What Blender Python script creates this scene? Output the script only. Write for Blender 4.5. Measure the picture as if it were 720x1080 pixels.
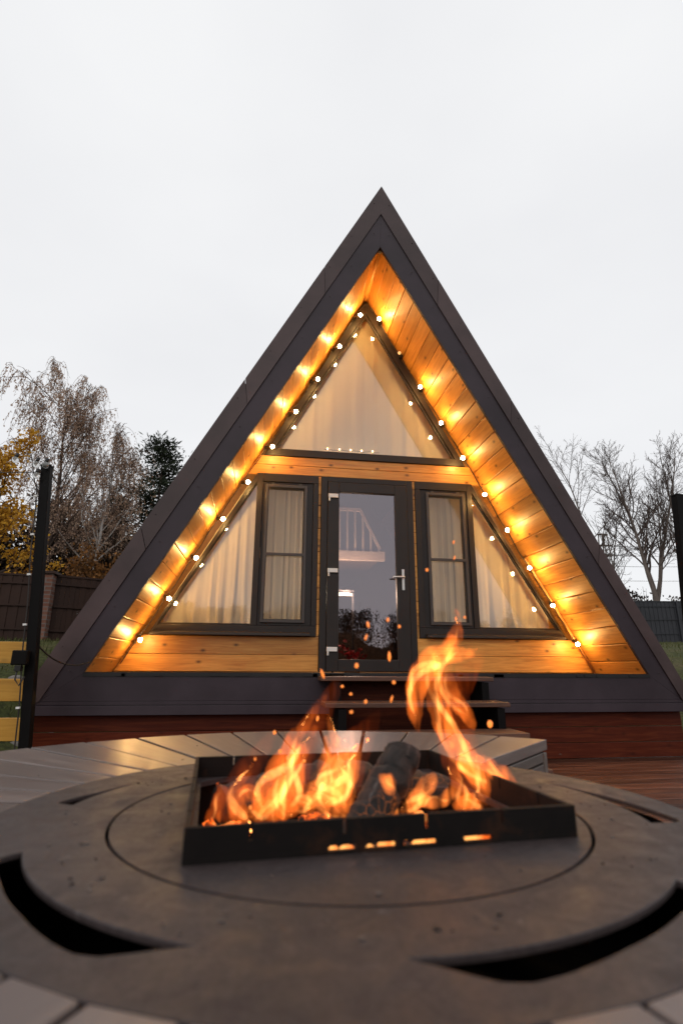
import bpy, bmesh, math, random
from mathutils import Vector, Matrix
R = math.radians
random.seed(11)
scene = bpy.context.scene
for o in list(bpy.data.objects):
    bpy.data.objects.remove(o, do_unlink=True)
COL = scene.collection

# ------------------------------------------------------------------ camera
CZ = 0.78
cam_d = bpy.data.cameras.new('camera')
cam = bpy.data.objects.new('camera', cam_d)
COL.objects.link(cam)
cam.matrix_world = (Matrix.Translation((0, 0, CZ)) @ Matrix.Rotation(R(-8.27), 4, 'Z')
                    @ Matrix.Rotation(R(90 + 16.13), 4, 'X') @ Matrix.Rotation(R(0.31), 4, 'Z'))
cam_d.sensor_fit = 'HORIZONTAL'
cam_d.sensor_width = 36.0
cam_d.lens = 36.0 * 562.627 / 720.0
cam_d.clip_start = 0.02
cam_d.clip_end = 1500
cam_d.dof.use_dof = True
cam_d.dof.focus_distance = 5.4
cam_d.dof.aperture_fstop = 4.2
scene.camera = cam

# ------------------------------------------------------------------ overcast sky + weak soft sun
world = bpy.data.worlds.new('World')
scene.world = world
world.use_nodes = True
wn, wl = world.node_tree.nodes, world.node_tree.links
wn.clear()
w_out = wn.new('ShaderNodeOutputWorld')
w_bg = wn.new('ShaderNodeBackground')
w_sky = wn.new('ShaderNodeTexSky')
w_sky.sky_type = 'NISHITA'
w_sky.sun_disc = False
w_sky.sun_elevation = R(32)
w_sky.sun_rotation = R(200)
w_sc = wn.new('ShaderNodeMix'); w_sc.data_type = 'RGBA'; w_sc.blend_type = 'MULTIPLY'
w_sc.inputs[0].default_value = 1.0
w_sc.inputs[7].default_value = (0.08, 0.08, 0.08, 1)
w_tc = wn.new('ShaderNodeTexCoord')
w_map = wn.new('ShaderNodeMapping'); w_map.inputs['Scale'].default_value = (1.2, 1.2, 2.6)
w_no = wn.new('ShaderNodeTexNoise'); w_no.inputs['Scale'].default_value = 1.6
w_no.inputs['Detail'].default_value = 4; w_no.inputs['Roughness'].default_value = 0.45
w_rp = wn.new('ShaderNodeValToRGB')
w_rp.color_ramp.elements[0].position = 0.3; w_rp.color_ramp.elements[0].color = (0.885, 0.89, 0.91, 1)
w_rp.color_ramp.elements[1].position = 0.7; w_rp.color_ramp.elements[1].color = (0.965, 0.97, 0.98, 1)
w_mx = wn.new('ShaderNodeMix'); w_mx.data_type = 'RGBA'; w_mx.inputs[0].default_value = 0.93
wl.new(w_tc.outputs['Generated'], w_map.inputs[0]); wl.new(w_map.outputs[0], w_no.inputs['Vector'])
wl.new(w_no.outputs[0], w_rp.inputs[0]); wl.new(w_sky.outputs[0], w_sc.inputs[6])
wl.new(w_sc.outputs[2], w_mx.inputs[6]); wl.new(w_rp.outputs[0], w_mx.inputs[7])
wl.new(w_mx.outputs[2], w_bg.inputs[0]); w_bg.inputs[1].default_value = 1.0
wl.new(w_bg.outputs[0], w_out.inputs[0])

sun_d = bpy.data.lights.new('sun', 'SUN')
sun_d.energy = 0.5; sun_d.angle = R(25); sun_d.color = (1.0, 0.95, 0.88)
sun = bpy.data.objects.new('sun', sun_d); COL.objects.link(sun)
sun.rotation_euler = (R(58), 0, R(-20))

scene.view_settings.view_transform = 'Standard'
scene.view_settings.look = 'None'
scene.view_settings.exposure = 0.0
scene.view_settings.gamma = 1.0
scene.view_settings.use_curve_mapping = False
scene.render.engine = 'CYCLES'
cy = scene.cycles
cy.use_denoising = True
cy.max_bounces = 8; cy.diffuse_bounces = 3; cy.glossy_bounces = 4
cy.transparent_max_bounces = 24; cy.transmission_bounces = 4; cy.volume_bounces = 0
cy.sample_clamp_indirect = 6.0
cy.caustics_reflective = False; cy.caustics_refractive = False
cy.volume_step_rate = 1.0

# ------------------------------------------------------------------ mesh builder
class MB:
    """collects faces with a uv (u along the grain, metres) and a per-face tone"""
    def __init__(s):
        s.v = []; s.f = []; s.uv = []; s.t = []; s.sm = []
    def face(s, pts, grain=None, off=(0, 0), tone=0.5, smooth=False, uv=None):
        i = len(s.v); pts = [Vector(p) for p in pts]
        s.v += [tuple(p) for p in pts]; s.f.append(list(range(i, i + len(pts))))
        s._meta(pts, grain, off, tone, smooth, uv)
    def _meta(s, pts, grain, off, tone, smooth, uv):
        if uv is None:
            g = Vector(grain) if grain is not None else Vector((1, 0, 0))
            n = (pts[1] - pts[0]).cross(pts[2] - pts[1])
            if n.length < 1e-12: n = Vector((0, 0, 1))
            n.normalize()
            t = n.cross(g)
            if t.length < 0.2: t = n.orthogonal()
            t.normalize()
            uv = [(p.dot(g) + off[0], p.dot(t) + off[1]) for p in pts]
        s.uv += uv; s.t.append(tone); s.sm.append(smooth)
    def idx(s, verts, faces, grain=None, tone=0.5, smooth=True, off=(0, 0)):
        b = len(s.v); vv = [Vector(p) for p in verts]; s.v += [tuple(p) for p in vv]
        for f in faces:
            s.f.append([b + k for k in f]); s._meta([vv[k] for k in f], grain, off, tone, smooth, None)
    def obox(s, c, ax, h, grain=0, tone=None):
        c = Vector(c); A = [Vector(a) for a in ax]
        tone = random.random() if tone is None else tone
        off = (random.uniform(0, 40), random.uniform(0, 40))
        P = {}
        for i in (-1, 1):
            for j in (-1, 1):
                for k in (-1, 1):
                    P[i, j, k] = c + A[0] * h[0] * i + A[1] * h[1] * j + A[2] * h[2] * k
        quads = [[(-1,-1,-1),(-1,-1,1),(-1,1,1),(-1,1,-1)], [(1,-1,-1),(1,1,-1),(1,1,1),(1,-1,1)],
                 [(-1,-1,-1),(1,-1,-1),(1,-1,1),(-1,-1,1)], [(-1,1,-1),(-1,1,1),(1,1,1),(1,1,-1)],
                 [(-1,-1,-1),(-1,1,-1),(1,1,-1),(1,-1,-1)], [(-1,-1,1),(1,-1,1),(1,1,1),(-1,1,1)]]
        keys = list(P); b = len(s.v); s.v += [tuple(P[k]) for k in keys]
        flip = A[0].cross(A[1]).dot(A[2]) < 0
        for q in quads:
            if flip: q = q[::-1]
            s.f.append([b + keys.index(k) for k in q])
            s._meta([P[k] for k in q], A[grain], off, tone, False, None)
    def box(s, x0, x1, y0, y1, z0, z1, grain=0, tone=None):
        s.obox(((x0+x1)/2, (y0+y1)/2, (z0+z1)/2), ((1,0,0),(0,1,0),(0,0,1)), (abs(x1-x0)/2, abs(y1-y0)/2, abs(z1-z0)/2), grain, tone)
    def prism(s, poly, a, b, axis='Y', grain=None, tone=None):
        """poly: 2-D points (x,z) for axis Y, (x,y) for axis Z, (y,z) for axis X; extruded from a to b"""
        tone = random.random() if tone is None else tone
        off = (random.uniform(0, 40), random.uniform(0, 40))
        def P(p, d):
            return Vector((p[0], d, p[1])) if axis == 'Y' else Vector((p[0], p[1], d)) if axis == 'Z' else Vector((d, p[0], p[1]))
        n = len(poly); area = sum(poly[i][0]*poly[(i+1) % n][1] - poly[(i+1) % n][0]*poly[i][1] for i in range(n))
        if area < 0: poly = poly[::-1]
        bb = len(s.v); A = [P(p, a) for p in poly]; B = [P(p, b) for p in poly]
        s.v += [tuple(p) for p in A + B]
        sign = (b > a) if axis != 'Y' else (b < a)
        fs = [list(range(n - 1, -1, -1)), list(range(n, 2 * n))] + [[i, (i+1) % n, n + (i+1) % n, n + i] for i in range(n)]
        allp = A + B
        for f in fs:
            if not sign: f = f[::-1]
            s.f.append([bb + k for k in f]); s._meta([allp[k] for k in f], grain, off, tone, False, None)
    def tube(s, pts, radii, n=8, cap=True, tone=0.5, squash=1.0, off=(0, 0)):
        pts = [Vector(p) for p in pts]
        if not isinstance(radii, (list, tuple)): radii = [radii] * len(pts)
        b = len(s.v); u = 0.0; us = []
        d0 = (pts[1] - pts[0]).normalized(); nrm = d0.orthogonal().normalized()
        if squash != 1.0: nrm = Vector((0, 1, 0))
        for i, p in enumerate(pts):
            d = (pts[min(i+1, len(pts)-1)] - pts[max(i-1, 0)])
            d = d.normalized() if d.length > 1e-9 else d0
            nn = nrm - d * nrm.dot(d)
            nrm = nn.normalized() if nn.length > 1e-6 else d.orthogonal().normalized()
            bt = d.cross(nrm)
            for k in range(n):
                a = 2 * math.pi * k / n
                s.v.append(tuple(p + nrm * (math.cos(a) * radii[i] * squash) + bt * (math.sin(a) * radii[i])))
            if i: u += (pts[i] - pts[i-1]).length
            us.append(u)
        per = 2 * math.pi * max(radii)
        for i in range(len(pts) - 1):
            for k in range(n):
                k2 = (k + 1) % n
                s.f.append([b+i*n+k, b+i*n+k2, b+(i+1)*n+k2, b+(i+1)*n+k])
                s.uv += [(us[i]+off[0], k/n*per+off[1]), (us[i]+off[0], (k+1)/n*per+off[1]), (us[i+1]+off[0], (k+1)/n*per+off[1]), (us[i+1]+off[0], k/n*per+off[1])]
                s.t.append(tone); s.sm.append(True)
        if cap:
            for ring, rev in ((0, True), (len(pts) - 1, False)):
                f = [b + ring*n + k for k in range(n)]
                if rev: f = f[::-1]
                s.f.append(f); s.uv += [(math.cos(2*math.pi*k/n)*.05, math.sin(2*math.pi*k/n)*.05) for k in range(n)]
                s.t.append(tone); s.sm.append(False)
    def leaf(s, p, size, tone, aspect=0.55, d=None):
        d = d or Vector((random.gauss(0, 1), random.gauss(0, 1), random.gauss(0, 1)))
        d = d.normalized(); w = d.cross(Vector((random.gauss(0, 1), random.gauss(0, 1), random.gauss(0, 1))))
        if w.length < 1e-6: return
        w = w.normalized() * size * aspect * .5; d = d * size
        i = len(s.v); p = Vector(p)
        s.v += [tuple(p), tuple(p + d*.5 + w), tuple(p + d), tuple(p + d*.5 - w)]
        s.f.append([i, i+1, i+2, i+3]); s.uv += [(0, 0)] * 4; s.t.append(tone); s.sm.append(False)
    def sphere(s, c, r, n=10, m=7, sc=(1, 1, 1), tone=0.5, jit=0.0):
        c = Vector(c); vs = [(c.x, c.y, c.z + r*sc[2])]; fs = []
        for i in range(1, m):
            th = math.pi * i / m
            for k in range(n):
                ph = 2*math.pi*k/n; q = 1 + random.uniform(-jit, jit)
                vs.append((c.x + r*q*sc[0]*math.sin(th)*math.cos(ph), c.y + r*q*sc[1]*math.sin(th)*math.sin(ph), c.z + r*q*sc[2]*math.cos(th)))
        vs.append((c.x, c.y, c.z - r*sc[2])); last = len(vs) - 1
        for k in range(n): fs.append([0, 1+k, 1+(k+1) % n])
        for i in range(m-2):
            for k in range(n):
                a = 1+i*n; fs.append([a+k, a+n+k, a+n+(k+1) % n, a+(k+1) % n])
        a = 1+(m-2)*n
        for k in range(n): fs.append([a+k, last, a+(k+1) % n])
        s.idx(vs, fs, tone=tone)

BASE = {}
def obj(name, mb, mat, parent=None, bevel=0.0, base=(0, 0, 0), seg=2):
    b = Vector(BASE.get(parent.name, (0, 0, 0))) if parent else Vector(base)
    me = bpy.data.meshes.new(name)
    me.from_pydata([tuple(Vector(p) - b) for p in mb.v], [], mb.f)
    uvl = me.uv_layers.new(name='UVMap')
    uvl.data.foreach_set('uv', [c for q in mb.uv for c in q])
    at = me.attributes.new('tone', 'FLOAT', 'FACE'); at.data.foreach_set('value', mb.t)
    me.polygons.foreach_set('use_smooth', mb.sm)
    me.materials.append(mat); me.update()
    o = bpy.data.objects.new(name, me); COL.objects.link(o)
    if parent: o.parent = parent
    else: o.location = b
    BASE[o.name] = tuple(b)
    if bevel:
        m = o.modifiers.new('bevel', 'BEVEL'); m.width = bevel; m.segments = seg; m.limit_method = 'ANGLE'; m.angle_limit = R(35)
        m.harden_normals = False
    return o
def tag(o, label, cat, group=None, kind=None):
    o['label'] = label; o['category'] = cat
    if group: o['group'] = group
    if kind: o['kind'] = kind
    return o
def thing(name, label, cat, loc=(0, 0, 0), group=None):
    o = bpy.data.objects.new(name, None); COL.objects.link(o); o.location = loc; o.empty_display_size = .1
    BASE[o.name] = tuple(loc); return tag(o, label, cat, group)
def structure(o):
    o['kind'] = 'structure'; return o

# ------------------------------------------------------------------ materials
def mat(name):
    m = bpy.data.materials.new(name); m.use_nodes = True
    return m, m.node_tree.nodes, m.node_tree.links, m.node_tree.nodes['Principled BSDF']
def ramp(n, stops):
    r = n.new('ShaderNodeValToRGB'); e = r.color_ramp.elements
    while len(e) < len(stops): e.new(0.5)
    for k, (p, c) in zip(e, stops): k.position = p; k.color = tuple(c) + (1,)
    return r
def noise(n, l, vec, scale, detail=4, rough=.5, dist=0.0):
    t = n.new('ShaderNodeTexNoise'); t.inputs['Scale'].default_value = scale; t.inputs['Detail'].default_value = detail
    t.inputs['Roughness'].default_value = rough; t.inputs['Distortion'].default_value = dist
    if vec is not None: l.new(vec, t.inputs['Vector'])
    return t
def mixc(n, l, a, b, fac=1.0, mode='MULTIPLY'):
    m = n.new('ShaderNodeMix'); m.data_type = 'RGBA'; m.blend_type = mode
    for sock, val in ((0, fac), (6, a), (7, b)):
        if hasattr(val, 'links'): l.new(val, m.inputs[sock])
        elif isinstance(val, tuple): m.inputs[sock].default_value = val + (1,)
        else: m.inputs[sock].default_value = val
    return m.outputs[2]
def bump(n, l, h, strength, dist, bs):
    b = n.new('ShaderNodeBump'); b.inputs['Strength'].default_value = strength; b.inputs['Distance'].default_value = dist
    l.new(h, b.inputs['Height']); l.new(b.outputs[0], bs.inputs['Normal'])
def wood(name, dark, mid, light, rough=.4, knots=.5, tone=.35, coat=0.0, stretch=(.9, 13), weather=None, spec=.5):
    m, n, l, bs = mat(name)
    uv = n.new('ShaderNodeUVMap')
    mp = n.new('ShaderNodeMapping'); mp.inputs['Scale'].default_value = (stretch[0], stretch[1], 1); l.new(uv.outputs[0], mp.inputs[0])
    g = noise(n, l, mp.outputs[0], 3.0, 7, .6, .9)
    c = ramp(n, [(.28, dark), (.5, mid), (.72, light)]); l.new(g.outputs[0], c.inputs[0])
    col = c.outputs[0]
    if knots:
        mk = n.new('ShaderNodeMapping'); mk.inputs['Scale'].default_value = (3.0, 5.2, 1); l.new(uv.outputs[0], mk.inputs[0])
        vo = n.new('ShaderNodeTexVoronoi'); vo.voronoi_dimensions = '2D'; vo.inputs['Scale'].default_value = 1.0; l.new(mk.outputs[0], vo.inputs['Vector'])
        kr = ramp(n, [(.03, (1, 1, 1)), (.075, (.35, .35, .35)), (.13, (0, 0, 0))]); l.new(vo.outputs['Distance'], kr.inputs[0])
        # only some cells carry a knot
        sp = n.new('ShaderNodeSeparateColor'); l.new(vo.outputs['Color'], sp.inputs[0])
        gt = n.new('ShaderNodeMath'); gt.operation = 'GREATER_THAN'; gt.inputs[1].default_value = .40; l.new(sp.outputs[0], gt.inputs[0])
        ml = n.new('ShaderNodeMath'); ml.operation = 'MULTIPLY'; l.new(kr.outputs[0], ml.inputs[0]); l.new(gt.outputs[0], ml.inputs[1])
        m2 = n.new('ShaderNodeMath'); m2.operation = 'MULTIPLY'; m2.inputs[1].default_value = knots; l.new(ml.outputs[0], m2.inputs[0])
        col = mixc(n, l, col, tuple(x*.22 for x in dark), m2.outputs[0], 'MIX')
    at = n.new('ShaderNodeAttribute'); at.attribute_name = 'tone'
    mr = n.new('ShaderNodeMapRange'); mr.inputs[3].default_value = 1 - tone; mr.inputs[4].default_value = 1 + tone * .6; l.new(at.outputs['Fac'], mr.inputs[0])
    col = mixc(n, l, col, mr.outputs[0])
    rg = n.new('ShaderNodeMapRange'); rg.inputs[3].default_value = rough - .08; rg.inputs[4].default_value = rough + .14; l.new(g.outputs[0], rg.inputs[0])
    if weather:
        tc = n.new('ShaderNodeTexCoord')
        w = noise(n, l, tc.outputs['Object'], 3.2, 6, .6)
        wr = ramp(n, [(.42, (0, 0, 0)), (.68, (1, 1, 1))]); l.new(w.outputs[0], wr.inputs[0])
        col = mixc(n, l, col, weather, wr.outputs[0], 'MIX')
    l.new(col, bs.inputs['Base Color']); l.new(rg.outputs[0], bs.inputs['Roughness'])
    bs.inputs['Coat Weight'].default_value = coat; bs.inputs['Coat Roughness'].default_value = .22
    bs.inputs['Specular IOR Level'].default_value = spec
    bump(n, l, g.outputs[0], .18, .004, bs)
    return m
def sheet(name, col, var=.15, rough=.5, metal=0.0, scale=2.0, spec=.5, stretch=(1, 1, 1), spots=None):
    m, n, l, bs = mat(name)
    tc = n.new('ShaderNodeTexCoord'); mp = n.new('ShaderNodeMapping'); mp.inputs['Scale'].default_value = stretch; l.new(tc.outputs['Object'], mp.inputs[0])
    g = noise(n, l, mp.outputs[0], scale, 7, .6, .3)
    c = ramp(n, [(.3, tuple(x*(1-var) for x in col)), (.7, tuple(x*(1+var) for x in col))]); l.new(g.outputs[0], c.inputs[0])
    out = c.outputs[0]
    if spots:
        g2 = noise(n, l, mp.outputs[0], spots[1], 5, .65, .5)
        r2 = ramp(n, [(spots[2], (0, 0, 0)), (spots[2]+.12, (1, 1, 1))]); l.new(g2.outputs[0], r2.inputs[0])
        out = mixc(n, l, out, spots[0], r2.outputs[0], 'MIX')
    at = n.new('ShaderNodeAttribute'); at.attribute_name = 'tone'
    mr = n.new('ShaderNodeMapRange'); mr.inputs[3].default_value = .88; mr.inputs[4].default_value = 1.12; l.new(at.outputs['Fac'], mr.inputs[0])
    out = mixc(n, l, out, mr.outputs[0])
    l.new(out, bs.inputs['Base Color'])
    rr = n.new('ShaderNodeMapRange'); rr.inputs[3].default_value = rough-.1; rr.inputs[4].default_value = rough+.12; l.new(g.outputs[0], rr.inputs[0]); l.new(rr.outputs[0], bs.inputs['Roughness'])
    bs.inputs['Metallic'].default_value = metal; bs.inputs['Specular IOR Level'].default_value = spec
    lf_ = noise(n, l, tc.outputs['Object'], 2.3, 2, .4)
    mxh = n.new('ShaderNodeMath'); mxh.operation = 'MULTIPLY_ADD'; mxh.inputs[1].default_value = .12; l.new(g.outputs[0], mxh.inputs[0]); l.new(lf_.outputs[0], mxh.inputs[2])
    bump(n, l, mxh.outputs[0], .22, .03, bs)
    return m
def leafmat(name, a, b, trans=.25, rough=.7):
    m, n, l, bs = mat(name)
    at = n.new('ShaderNodeAttribute'); at.attribute_name = 'tone'
    c = ramp(n, [(0, a), (1, b)]); l.new(at.outputs['Fac'], c.inputs[0]); l.new(c.outputs[0], bs.inputs['Base Color'])
    bs.inputs['Roughness'].default_value = rough; bs.inputs['Specular IOR Level'].default_value = .2
    tr = n.new('ShaderNodeBsdfTranslucent'); l.new(c.outputs[0], tr.inputs[0])
    mx = n.new('ShaderNodeMixShader'); mx.inputs[0].default_value = trans
    l.new(bs.outputs[0], mx.inputs[1]); l.new(tr.outputs[0], mx.inputs[2]); l.new(mx.outputs[0], n['Material Output'].inputs[0])
    return m
def emit(name, col, strength):
    m, n, l, bs = mat(name); bs.inputs['Base Color'].default_value = (.8, .7, .5, 1)
    bs.inputs['Emission Color'].default_value = tuple(col) + (1,); bs.inputs['Emission Strength'].default_value = strength
    return m
def glass(name, f0=.2, tint=(.93, .93, .92), refl=(.96, .95, .97)):
    m, n, l, bs = mat(name); n.remove(bs)
    tr = n.new('ShaderNodeBsdfTransparent'); tr.inputs[0].default_value = tint + (1,)
    gl = n.new('ShaderNodeBsdfGlossy'); gl.inputs['Roughness'].default_value = .01; gl.inputs[0].default_value = refl + (1,)
    lw = n.new('ShaderNodeLayerWeight'); lw.inputs[0].default_value = .35
    mr = n.new('ShaderNodeMapRange'); mr.inputs[3].default_value = f0; mr.inputs[4].default_value = .9; l.new(lw.outputs['Facing'], mr.inputs[0])
    pw = n.new('ShaderNodeMath'); pw.operation = 'POWER'; pw.inputs[1].default_value = 2.5; l.new(lw.outputs['Facing'], pw.inputs[0]); l.new(pw.outputs[0], mr.inputs[0])
    mx = n.new('ShaderNodeMixShader'); l.new(mr.outputs[0], mx.inputs[0]); l.new(tr.outputs[0], mx.inputs[1]); l.new(gl.outputs[0], mx.inputs[2])
    # a faint wave in the pane
    tc = n.new('ShaderNodeTexCoord'); g = noise(n, l, tc.outputs['Object'], 1.3, 1)
    b = n.new('ShaderNodeBump'); b.inputs['Strength'].default_value = .03; b.inputs['Distance'].default_value = .05; l.new(g.outputs[0], b.inputs['Height']); l.new(b.outputs[0], gl.inputs['Normal'])
    l.new(mx.outputs[0], n['Material Output'].inputs[0])
    return m

M = {}
M['pine'] = wood('varnished_pine', (.43, .15, .024), (.60, .25, .044), (.72, .345, .076), rough=.46, knots=.9, tone=.40, coat=.04)
M['pine_end'] = wood('pine_trim', (.42, .17, .04), (.52, .24, .06), (.6, .3, .09), rough=.4, knots=.2, tone=.15)
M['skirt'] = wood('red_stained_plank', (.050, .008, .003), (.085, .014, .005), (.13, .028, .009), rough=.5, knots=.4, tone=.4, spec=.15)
M['deck'] = wood('wet_deck_plank', (.045, .016, .009), (.095, .034, .018), (.19, .075, .040), rough=.36, knots=.3, tone=.5, spec=.3, stretch=(.8, 9))
M['tread'] = wood('step_plank', (.055, .022, .013), (.095, .040, .024), (.15, .066, .038), rough=.42, knots=.3, tone=.3)
M['ring'] = wood('weathered_table_plank', (.092, .066, .060), (.130, .098, .088), (.185, .143, .126), rough=.30, knots=.22, tone=.3, weather=(.115, .085, .077), stretch=(1.2, 16))
M['ring_side'] = wood('table_side_plank', (.07, .052, .045), (.10, .078, .068), (.14, .11, .095), rough=.55, knots=.3, tone=.3)
M['fascia'] = sheet('slate_sheet_metal', (.042, .030, .037), .3, .52, 0, 1.7, .25)
M['flash'] = sheet('brown_sheet_metal', (.066, .043, .043), .36, .5, 0, 1.7, .28)
M['frame'] = sheet('anthracite_window_frame', (.022, .017, .016), .12, .45, 0, 3, .28)
M['screen_frame'] = sheet('screen_frame', (.045, .038, .037), .1, .4, 0, 3, .45)
def ironmat():
    m, n, l, bs = mat('scorched_iron'); tc = n.new('ShaderNodeTexCoord'); v = tc.outputs['Object']
    a = noise(n, l, v, 4.5, 7, .62, .4); b = noise(n, l, v, 17, 6, .68, .6); c_ = noise(n, l, v, 160, 3, .6); d = noise(n, l, v, 42, 4, .6)
    base = ramp(n, [(.30, (.031, .0220, .0218)), (.50, (.039, .0280, .0275)), (.70, (.049, .0360, .0355))]); l.new(a.outputs[0], base.inputs[0])
    rust = ramp(n, [(.55, (0, 0, 0)), (.72, (.15, .15, .15))]); l.new(b.outputs[0], rust.inputs[0])
    col = mixc(n, l, base.outputs[0], (.058, .026, .015), rust.outputs[0], 'MIX')
    fine = ramp(n, [(.35, (.78, .78, .78)), (.65, (1.2, 1.2, 1.2))]); l.new(c_.outputs[0], fine.inputs[0]); col = mixc(n, l, col, fine.outputs[0])
    pale = ramp(n, [(.66, (0, 0, 0)), (.76, (.5, .5, .5))]); l.new(d.outputs[0], pale.inputs[0]); col = mixc(n, l, col, (.15, .13, .125), pale.outputs[0], 'MIX')
    # scratches: stretched noise
    mp = n.new('ShaderNodeMapping'); mp.inputs['Scale'].default_value = (4, 130, 4); mp.inputs['Rotation'].default_value = (0, 0, .5); l.new(v, mp.inputs[0])
    sc = noise(n, l, mp.outputs[0], 2, 3, .6, .3); sr = ramp(n, [(.69, (0, 0, 0)), (.74, (.35, .35, .35))]); l.new(sc.outputs[0], sr.inputs[0]); col = mixc(n, l, col, (.14, .12, .115), sr.outputs[0], 'MIX')
    l.new(col, bs.inputs['Base Color'])
    rr = n.new('ShaderNodeMapRange'); rr.inputs[1].default_value = .3; rr.inputs[2].default_value = .7; rr.inputs[3].default_value = .42; rr.inputs[4].default_value = .74; l.new(b.outputs[0], rr.inputs[0]); l.new(rr.outputs[0], bs.inputs['Roughness'])
    bs.inputs['Specular IOR Level'].default_value = .3; bump(n, l, b.outputs[0], .12, .003, bs); return m
M['iron'] = ironmat()
M['tray'] = sheet('black_scorched_steel', (.007, .005, .0045), .35, .7, 0, 14, .15, spots=((.026, .011, .006), 16, .56))
M['post'] = sheet('black_painted_steel', (.004, .003, .003), .2, .6, 0, 4, .12)
M['black'] = sheet('black_plastic', (.012, .010, .010), .15, .5, 0, 8, .4)
M['white_pl'] = sheet('white_plastic', (.72, .70, .68), .05, .35, 0, 8, .5)
M['yellow'] = wood('yellow_painted_plank', (.40, .185, .016), (.49, .235, .024), (.56, .29, .04), rough=.5, knots=.3, tone=.12)
M['steel'] = sheet('brushed_steel', (.62, .60, .58), .06, .32, .8, 30, .5)
M['fence_brown'] = sheet('brown_profiled_fence', (.034, .016, .011), .25, .6, 0, 1.2, .2)
M['fence_grey'] = sheet('grey_profiled_fence', (.030, .031, .037), .15, .5, 0, 1.2, .3)
M['glass'] = glass('window_glass', .075)
M['door_glass'] = glass('door_glass', .17, (.58, .53, .54), (.95, .88, .94))
M['rail'] = sheet('cream_painted_wood', (.62, .50, .38), .06, .5, 0, 6, .4)
M['floor_in'] = wood('interior_board', (.08, .04, .016), (.11, .056, .024), (.13, .07, .03), rough=.5, knots=.5, tone=.2)
M['wire'] = sheet('dark_cable', (.02, .014, .012), .1, .5, 0, 10, .4)
M['bulb'] = emit('lit_warm_bulb', (1.0, .585, .185), 470)
M['bulb_sill'] = emit('lit_sill_bulb', (1.0, .6, .26), 14)
M['spark'] = emit('glowing_spark', (1.0, .25, .04), 1.6); M['spark'].node_tree.nodes['Principled BSDF'].inputs['Base Color'].default_value = (.03, .01, .005, 1)
M['lamp'] = emit('lit_lamp_tube', (1.0, .85, .68), 1.5)

def netmat():
    m, n, l, bs = mat('insect_mesh'); bs.inputs['Base Color'].default_value = (.05, .045, .045, 1); bs.inputs['Roughness'].default_value = .8
    tr = n.new('ShaderNodeBsdfTransparent'); mx = n.new('ShaderNodeMixShader'); mx.inputs[0].default_value = .20
    l.new(tr.outputs[0], mx.inputs[1]); l.new(bs.outputs[0], mx.inputs[2]); l.new(mx.outputs[0], n['Material Output'].inputs[0]); return m
M['net'] = netmat()

M['bulb_dim'] = emit('unlit_amber_bulb', (1.0, .55, .2), .6)

# ================================================================== SETTING
def smooth(a, b, x):
    t = max(0.0, min(1.0, (x - a) / (b - a))); return t * t * (3 - 2 * t)
def terrain(x, y):
    z = -0.12 + 1.33 * smooth(3.2, 11.2, y) + 0.062 * max(0.0, min(y, 60) - 11.2)
    flat = smooth(-3.0, -2.1, x) * (1 - smooth(4.3, 5.4, x)) * (1 - smooth(10.3, 12.5, y))
    z = z * (1 - flat) + (-0.12) * flat
    far = smooth(6, 16, abs(x - 1)) * smooth(2, 9, y)
    return z + .05 * far * math.sin(x * .9) * math.cos(y * .7)
def axis_pts(lo, hi, near_lo, near_hi, fine, coarse):
    a = []; x = lo
    while x < hi:
        a.append(x); x += fine if near_lo <= x <= near_hi else coarse
    a.append(hi); return a
g = MB(); xs = axis_pts(-400, 400, -14, 30, .5, 12); ys = axis_pts(-400, 400, -4, 30, .5, 12)
vs = [(x, y, terrain(x, y)) for y in ys for x in xs]
fs = [[j*len(xs)+i, j*len(xs)+i+1, (j+1)*len(xs)+i+1, (j+1)*len(xs)+i] for j in range(len(ys)-1) for i in range(len(xs)-1)]
g.idx(vs, fs, tone=.5)
mg, n, l, bs = mat('autumn_turf')
tc = n.new('ShaderNodeTexCoord'); a1 = noise(n, l, tc.outputs['Object'], .8, 8, .62); a2 = noise(n, l, tc.outputs['Object'], 14, 6, .7)
c1 = ramp(n, [(.3, (.030, .040, .012)), (.5, (.060, .068, .020)), (.68, (.10, .085, .04))]); l.new(a1.outputs[0], c1.inputs[0])
c2 = ramp(n, [(.35, (.45, .45, .45)), (.65, (1.35, 1.3, 1.2))]); l.new(a2.outputs[0], c2.inputs[0])
l.new(mixc(n, l, c1.outputs[0], c2.outputs[0]), bs.inputs['Base Color']); bs.inputs['Roughness'].default_value = .9; bs.inputs['Specular IOR Level'].default_value = .15
bump(n, l, a2.outputs[0], .8, .05, bs)
structure(obj('ground', g, mg))

hl = MB(); vs = []; nxh = 120
for i in range(nxh+1):
    x = -90 + 190*i/nxh; h = 4.6 + 1.1*math.sin(x*.21) + .7*math.sin(x*.53+1) + random.uniform(-.35, .35)
    vs += [(x, -58, -.3), (x, -64, h*.8), (x, -70, h), (x, -140, h*1.1)]
hl.idx(vs, [[4*i+k, 4*i+k+1, 4*i+k+5, 4*i+k+4] for i in range(nxh) for k in range(3)])
structure(obj('hill', hl, sheet('wooded_hill', (.014, .012, .007), .5, .95, 0, .8, .05)))

# deck of planks laid along the front of the cabin
d = MB(); y = -3.0; w = .137
while y < 4.80:
    xj = random.uniform(1.5, 4.0)
    d.box(-1.72, xj - .003, y, y + w, -.035, 0, 0); d.box(xj + .003, 7.4, y, y + w, -.035, 0, 0); y += w + .007
deck = structure(obj('deck', d, M['deck'], bevel=.003))
dj = MB()
for x in (-1.6, .2, 2.0, 3.8, 5.6, 7.3): dj.box(x-.03, x+.03, -3.0, 4.8, -.17, -.038, 1)
structure(obj('deck_joists', dj, M['ring_side']))

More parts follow.
